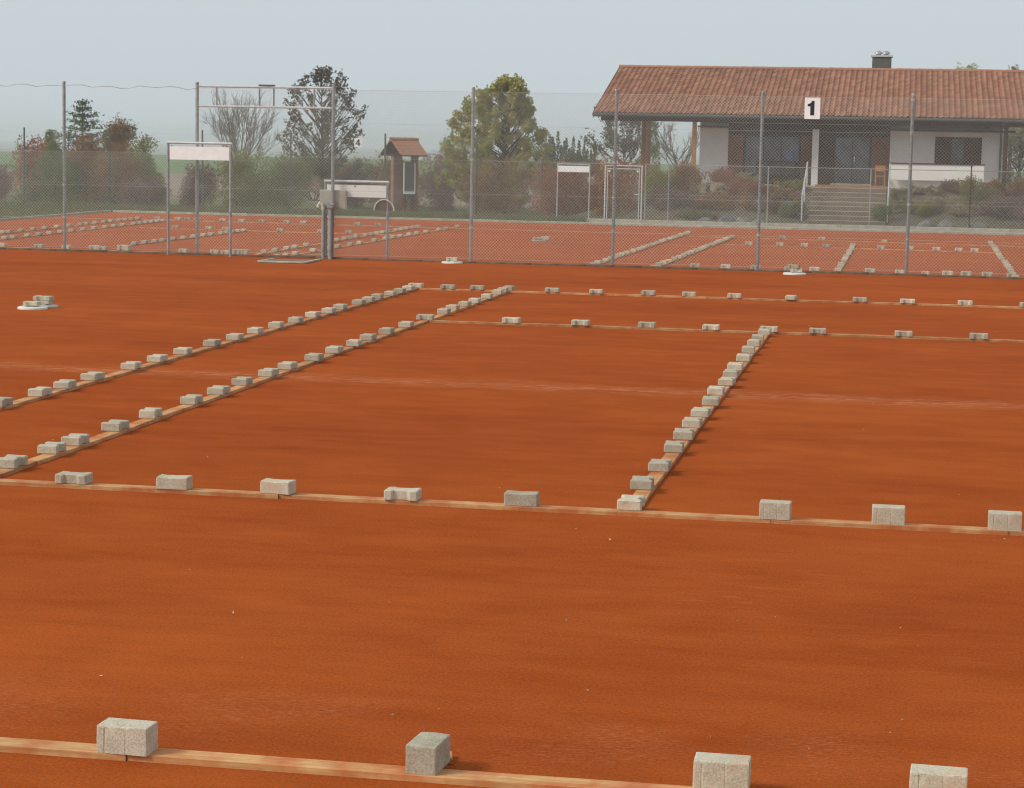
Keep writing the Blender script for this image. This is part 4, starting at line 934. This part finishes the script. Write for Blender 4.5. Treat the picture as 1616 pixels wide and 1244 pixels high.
for i in range(13):
    an = i*2.4; el = 0.85+0.5*rng.uniform()
    grow(mb, (0, 0, 0.7+0.10*i), (math.cos(an)*math.cos(el), math.sin(an)*math.cos(el), math.sin(el)), 1.35, 0.030, 3, tips, 4, 0.50, 0.30, 0.68, 3, 0.0035)
bp = V(378, 326, 67); leafy_tree('bare_tree', 'nearly bare slender grey tree standing behind the gate opening', (bp.x, 67, LOW), mb, tips, 2, 0.045, 'grey', 0.08, 'palebark')
clump_tree('yellowing_tree', 'broad yellow-green tree with rusty patches behind the fence', 780, 332, 64,
           ((128, 800, 815), (142, 770, 825), (160, 735, 838), (185, 722, 848), (210, 712, 855), (240, 698, 862), (265, 692, 858), (295, 700, 850), (318, 730, 830)), 230, 130, 0.12, 'yellow', 0.30, 0.35, 0.13)
# spruce
def spruce(name, label, u, vt, Y, wd, group=None):
    tp = V(u, vt, Y); h_ = tp.z-LOW; t_ = thing(name, label, 'tree', (tp.x, Y, LOW), 0, group); mb = MB(); mb.tube((0, 0, -0.1), (0, 0, h_), 0.10, 0.012, 7, False); P = []
    z = 0.5; lv = 0
    while z < h_-0.12:
        fr = (1-z/h_); L = wd*(fr**0.85)+0.10
        for i in range(6):
            an = lv*0.7+i*math.pi/3+rng.normal()*0.2; dr = Vector((math.cos(an), math.sin(an), 0.12-0.25*fr+0.25*rng.uniform())); l = L*rng.uniform(0.65, 1.15)
            a_ = Vector((0, 0, z)); b_ = a_+dr*l; mb.tube(a_, b_, 0.018, 0.005, 4, False)
            m_ = int(52*l)+12; tt = rng.uniform(0.12, 1.05, (m_, 1)); P.append(np.array(a_)+np.array(b_-a_)*tt+rng.normal(size=(m_, 3))*np.array([0.085, 0.085, 0.06])-np.array([0, 0, 0.03]))
        z += 0.27+0.12*fr; lv += 1
    obj('crown', leaves_me('crown', np.vstack(P), 0.13, 0.42, 0.3), LEAF['conifer'], t_); obj('trunk', mb.me('trunk'), M['bark'], t_)
spruce('spruce_tree', 'dark spruce with drooping tiers rising above the shrubs', 130, 155, 73, 2.6)
spruce('young_conifer', 'thin young conifer tip poking out above the reddish shrub', 78, 203, 70, 0.5)
spruce('young_conifer', 'small blue-grey conifer tip beside the rusty orange shrub', 172, 199, 72, 0.5)
# shrub belt on the hut side
S = [('leafless_hedge', 'low purple-brown hedge at the end of the shrub belt', -40, 30, 262, 66, 'purple', 2600, {}),
     ('autumn_shrub', 'tall reddish-brown shrub beside the dark fence post', 22, 78, 226, 63, 'red', 3200, {}),
     ('leafy_shrub', 'grey-green rounded shrub growing under the young conifer', 62, 118, 236, 61.5, 'green', 3600, {}),
     ('leafy_shrub', 'yellowish shrub top glowing between two conifer tips', 70, 100, 218, 66, 'lime', 1400, {}),
     ('autumn_shrub', 'broad brown shrub spreading below the spruce', 100, 172, 222, 62.5, 'brown', 4200, {}),
     ('autumn_shrub', 'rusty orange shrub with the highest pointed top', 158, 222, 196, 63.5, 'orange', 3600, {'shape': 'cone'}),
     ('autumn_shrub', 'brown shrub filling the middle of the shrub belt', 140, 215, 236, 61.0, 'brown', 3600, {}),
     ('leafy_shrub', 'olive green shrub closing the belt beside the open field', 200, 258, 224, 62.5, 'olive', 3600, {}),
     ('leafless_hedge', 'low purple twiggy bush below the olive green shrub', 196, 262, 284, 60.2, 'purple', 2200, {}),
     ('leafy_shrub', 'dark green low bush under the reddish shrub', 30, 130, 262, 60.0, 'green', 3000, {}),
     ('leafless_hedge', 'round brown-purple bush beside the open field gap', 288, 345, 266, 63, 'purple', 3000, {}),
     ('leafy_shrub', 'olive green shrub under the bare tree', 335, 425, 248, 62, 'olive', 4600, {}),
     ('leafy_shrub', 'dark green shrub under the round tree', 405, 505, 252, 61.5, 'green', 4600, {}),
     ('leafless_hedge', 'purple-brown hedge between round tree and notice hut', 515, 612, 258, 66, 'purple', 3600, {}),
     ('leafless_hedge', 'dense dark hedge behind the notice hut', 585, 690, 256, 68, 'brown', 3600, {}),
     ('leafless_hedge', 'dense purple hedge between hut and yellow-green tree', 660, 745, 244, 65.5, 'purple', 4200, {}),
     ('leafless_hedge', 'brown hedge under the yellow-green tree', 735, 850, 262, 61.5, 'brown', 4600, {}),
     ('leafless_hedge', 'purple-red hedge behind the slim board frame', 840, 935, 266, 61, 'red', 4400, {}),
     ('leafless_hedge', 'red-brown hedge behind the garden gate', 925, 1020, 258, 62, 'red', 4600, {}),
     ('leafy_shrub', 'pale thin bush beside the yellow-green tree', 842, 880, 222, 67, 'grey', 1300, {'bare': .4}),
     ('leafless_hedge', 'low dark bush behind the gate handle', 940, 1010, 296, 59.3, 'brown', 2200, {}),
     ('leafless_hedge', 'distant brown hedge behind the round tree', 430, 560, 262, 74, 'brown', 3000, {})]
for nm_, lb_, u0, u1, vt, Y, mt, n, kw in S: shrub(nm_, lb_, u0, u1, vt, Y, mt, int(n*1.8), cat='hedge' if 'hedge' in nm_ else 'shrub', group=VEG, nl=24, **kw)
# columnar conifers in the haze
cols = ((868, 212, 92, 'two-tipped dark columnar conifer standing next to the yellow-green tree'), (881, 208, 93, 'tallest dark columnar conifer of the row'), (894, 218, 96, 'grey-green columnar conifer beside the tallest one'),
        (905, 216, 97, 'broad columnar conifer in the middle of the row'), (914, 222, 95, 'slim columnar conifer with a crooked tip'), (922, 228, 104, 'thin hazy columnar conifer'), (933, 238, 102, 'short columnar conifer beside the slender dark one'), (939, 225, 100, 'slender dark columnar conifer at the end of the row'))
for u, vt, Y, lb_ in cols:
    tp = V(u, vt, Y); h_ = tp.z-LOW; t_ = thing('columnar_conifer', lb_, 'tree', (tp.x, Y, LOW), 0, 'row of columnar conifers')
    P = []
    for k_ in range(5):                                       # several ragged leaders
        n = 520; hk = h_*(1 if k_ == 0 else rng.uniform(0.62, 0.95)); ox, oy = (0, 0) if k_ == 0 else rng.uniform(-0.34, 0.34, 2)
        zz = rng.uniform(0, 1, n); rr = 0.26*(1-zz**1.8)+0.03; an = rng.uniform(0, 2*math.pi, n); q_ = rr*rng.uniform(0.3, 1.25, n)
        P.append(np.stack([ox+np.cos(an)*q_, oy+np.sin(an)*q_, zz*hk], 1))
    P = np.vstack(P); obj('crown', leaves_me('crown', P, 0.12, 0.45, 0, np.array([0, 0, 1.6])), LEAF['conifer'], t_)
    obj('trunk', MB().tube((0, 0, -0.1), (0, 0, h_*0.9), 0.06, 0.01, 6, False).me('trunk'), M['bark'], t_)
# trees seen through the open terrace
tips = []; mb = MB(); mb.tube((0, 0, -0.3), (0, 0, 1.9), 0.12, 0.10, 8, False)
for i in range(12):
    an = i*2.4; el = 0.4+0.6*rng.uniform(); grow(mb, (0, 0, 1.2+0.15*i), (math.cos(an)*math.cos(el), math.sin(an)*math.cos(el), math.sin(el)), 1.2, 0.04, 2, tips, 3, 0.55, 0.3, 0.62)
bp = V(985, 300, 84); leafy_tree('terrace_tree', 'dark leafy tree seen behind the open terrace posts', (bp.x, 84, LOW), mb, tips, 22, 0.12, 'dark', 0.10)
tips = []; mb = MB(); mb.tube((0, 0, -0.3), (0, 0, 1.5), 0.09, 0.07, 8, False)
for i in range(10):
    an = i*2.4; el = 0.6+0.5*rng.uniform(); grow(mb, (0, 0, 1.0+0.12*i), (math.cos(an)*math.cos(el), math.sin(an)*math.cos(el), math.sin(el)), 1.25, 0.035, 3, tips, 3, 0.5, 0.22, 0.6, 3, 0.005)
bp = V(1068, 300, 85); leafy_tree('bare_terrace_tree', 'pale twiggy tree seen through the open terrace beside the wall', (bp.x, 85, LOW), mb, tips, 3, 0.07, 'grey', 0.1, 'palebark')
tp = V(1027, 182, 82); t_ = thing('terrace_cypress', 'dense dark green cypress seen through the open terrace', 'tree', (tp.x, 82, LOW)); n = 2600; zz = rng.uniform(0, 1, n); an = rng.uniform(0, 2*math.pi, n); q_ = (0.52*(1-zz**3)+0.05)*np.sqrt(rng.uniform(.4, 1, n))
obj('crown', leaves_me('crown', np.stack([np.cos(an)*q_, np.sin(an)*q_, zz*(tp.z-LOW+0.3)], 1), 0.12, 0.45, 0, np.array([0, 0, 1.2])), LEAF['green'], t_); obj('trunk', MB().tube((0, 0, -0.3), (0, 0, 3), 0.07, 0.02, 6, False).me('trunk'), M['bark'], t_)
# trees beyond the roof and at the gable
for (u, vt, Y, wd, lb_, mt) in ((1523, 103, 96, 1.6, 'yellowing tree top just clearing the roof ridge', 'yellow'), (1600, 108, 98, 1.5, 'tree top barely showing over the ridge beyond the chimney', 'olive'), (1612, 196, 80, 1.6, 'grey-green tree beside the downpipe gable wall', 'grey')):
    tp = V(u, vt, Y); h_ = tp.z-LOW; tips = []; mb = MB(); mb.tube((0, 0, -0.3), (0, 0, h_*0.85), 0.14, 0.03, 8, False)
    for i in range(16):
        fr = i/15.0; an = i*2.4; el = 0.35+0.7*fr; grow(mb, (0, 0, h_*(0.25+0.6*fr)), (math.cos(an)*math.cos(el), math.sin(an)*math.cos(el), math.sin(el)), min(wd*(1-0.6*fr), h_*0.25), 0.035, 2, tips, 3, 0.55, 0.25, 0.6)
    zmax = max(b_.z for a_, b_ in tips); leafy_tree('background_tree', lb_, (tp.x, Y, LOW-(zmax-h_)), mb, tips, 16, 0.13, mt, 0.12)
# planting on the bank
def bank_z(y): return LOW+float(np.interp(y, [57.75, 58.4, 59.2, 60.0, 60.8, 61.6, 62.2], [-0.02, 0.16, 0.42, 0.72, 1.0, 1.22, 1.30]))-0.05
BK = [('leafy_shrub', 'olive shrub on the bank beside the garden gate', 1012, 1062, 268, 60.6, 'olive', 2400),
      ('autumn_shrub', 'brown feathery shrub on the bank below the wooden post', 1050, 1108, 262, 61.2, 'brown', 2800),
      ('ornamental_grass', 'pale straw-coloured ornamental grass before the white wall', 1092, 1152, 291, 61.0, 'straw', 2600),
      ('autumn_shrub', 'thin reddish shrub in front of the white wall', 1118, 1158, 266, 61.8, 'red', 1100),
      ('autumn_shrub', 'purple-red bushy shrub below the wide window', 1150, 1206, 284, 60.4, 'red', 2800),
      ('leafy_shrub', 'grey-green shrub below the shutter', 1160, 1200, 276, 61.7, 'grey', 1500),
      ('autumn_shrub', 'low brown shrub between fence post and stairs', 1205, 1262, 296, 60.6, 'brown', 2600),
      ('leafy_shrub', 'olive low shrub beside the stair handrail', 1222, 1268, 286, 61.8, 'olive', 1600),
      ('autumn_shrub', 'dark purple bush at the foot of the bank near the gate', 1020, 1100, 300, 59.4, 'purple', 3200),
      ('autumn_shrub', 'dark brown bush at the foot of the bank below the straw grass', 1095, 1185, 306, 59.5, 'brown', 3200),
      ('groundcover', 'lime green groundcover cushion at the fence foot near the gate', 1068, 1102, 333, 58.5, 'lime', 1100),
      ('groundcover', 'lime green groundcover cushion before the boulders', 1104, 1132, 335, 58.5, 'lime', 1000),
      ('groundcover', 'bright green cushion plant at the foot of the stairs', 1232, 1272, 320, 58.9, 'lime', 1500),
      ('autumn_shrub', 'purple-brown low bush beside the boulders', 1180, 1240, 314, 59.2, 'purple', 2400),
      ('leafy_shrub', 'pale green shrub below the parapet beside the stairs', 1402, 1440, 300, 60.8, 'grey', 1800),
      ('leafy_shrub', 'thorny grey-green shrub below the middle of the parapet', 1430, 1490, 296, 61.2, 'grey', 2600),
      ('autumn_shrub', 'round purple shrub in front of the parapet base', 1484, 1520, 288, 61.9, 'purple', 1600),
      ('leafy_shrub', 'dark olive shrub around the dark wooden post', 1512, 1552, 284, 60.6, 'olive', 2000),
      ('groundcover', 'yellow-green bush below the parapet end', 1540, 1570, 300, 60.4, 'lime', 1400),
      ('autumn_shrub', 'brown shrub mass below the downpipe', 1556, 1640, 286, 61.2, 'brown', 3400),
      ('leafy_shrub', 'grey-green bush at the bank foot below the parapet', 1404, 1480, 318, 59.4, 'olive', 3000),
      ('leafy_shrub', 'dense grey-green bush at the bank foot beside the dark post', 1470, 1550, 314, 59.4, 'grey', 3200),
      ('autumn_shrub', 'dense brown bush at the bank foot below the gable', 1540, 1640, 312, 59.4, 'purple', 3400),
      ('groundcover', 'dull green plant at the stairs foot beneath the handrail', 1378, 1408, 326, 58.8, 'green', 1000)]
for nm_, lb_, u0, u1, vt, Y, mt, n in BK:
    shrub(nm_, lb_, u0, u1, vt, Y, mt, int(n*1.7), z0=bank_z(Y) if u0 > 1040 else bank_z(Y)-0.1, size=0.075, cat='grass' if 'grass' in nm_ else ('groundcover' if nm_ == 'groundcover' else 'shrub'), group='planting on the clubhouse bank', nl=18, shoots=16, shape='flat' if nm_ == 'groundcover' else 'round')
# boulders at the bank foot
for i, (u, v, s_, lb_) in enumerate(((1110, 351, .30, 'small boulder between the lime groundcover cushions'), (1150, 350, .42, 'broad grey boulder at the bank foot below the straw grass'), (1172, 349, .36, 'pale squarish boulder beside the broad one'), (1195, 353, .3, 'low boulder near the fence post foot'),
      (1462, 358, .42, 'bluish boulder below the parapet shrubs'), (1492, 359, .44, 'larger bluish boulder beside its twin'), (1540, 362, .4, 'grey boulder beside the dark wooden post'))):
    p = V(u, v, 58.1); bm = bmesh.new(); bmesh.ops.create_icosphere(bm, subdivisions=2, radius=1)
    for q_ in bm.verts:
        k = 1+0.22*math.sin(q_.co.x*3+i)*math.cos(q_.co.y*2.6+i*2)+random.uniform(-.07, .07); q_.co = Vector((q_.co.x*s_*k, q_.co.y*s_*0.7*k, q_.co.z*s_*0.62*k))
    me_ = bpy.data.meshes.new('boulder'); bm.to_mesh(me_); bm.free(); tag(obj('boulder', me_, M['rock'], None, (p.x, 58.1, LOW+s_*0.08), (0, 0, i)), lb_, 'boulder', 'boulders at the bank foot')
# grass tufts along the kerb and fence
def blades(name, n, fx, fy, z, size, mat):
    P = np.stack([fx(n), fy(n), np.full(n, z)+rng.uniform(0.02, size*0.7, n)], 1)
    return tag(obj(name, leaves_me(name, P, size, 0.16, 0, np.array([0, 0, 2.2])), LEAF[mat]), kind='stuff')
U = lambda a_, b_: (lambda n: rng.uniform(a_, b_, n))
blades('meadow_grass', 26000, U(-36, -9.5), U(54.6, 60.5), LOW, 0.14, 'blade')
blades('side_grass', 9000, U(-34, -26.6), U(40, 57), LOW, 0.14, 'blade')
blades('kerb_weeds', 5000, U(-9, 12), U(57.2, 58.3), LOW, 0.12, 'blade')
# clay crumbs and fallen leaf bits on the upper court
P = []
for i in range(55):
    u = rng.uniform(0, 1616); v = rng.uniform(440, 1244); q_ = G(u, v, 0); P.append((q_.x, q_.y, 0.005))
tag(obj('clay_crumbs', leaves_me('clay_crumbs', P, 0.014, 0.6, 0.75), LEAF['straw']), kind='stuff')

# ------------------------------------------------------------------ haze
hz = bpy.data.materials.new('morning_haze'); hz.use_nodes = True; t = hz.node_tree; t.nodes.clear()
pv = t.nodes.new('ShaderNodeVolumePrincipled'); pv.inputs['Density'].default_value = 0.0009; pv.inputs['Color'].default_value = (0.80, 0.865, 0.90, 1); pv.inputs['Anisotropy'].default_value = 0.15
mo = t.nodes.new('ShaderNodeOutputMaterial'); t.links.new(pv.outputs[0], mo.inputs['Volume'])
tag(obj('haze', MB().box(-2300, 2300, -125, 2500, -11.0, 8.2).me('haze'), hz), kind='stuff')
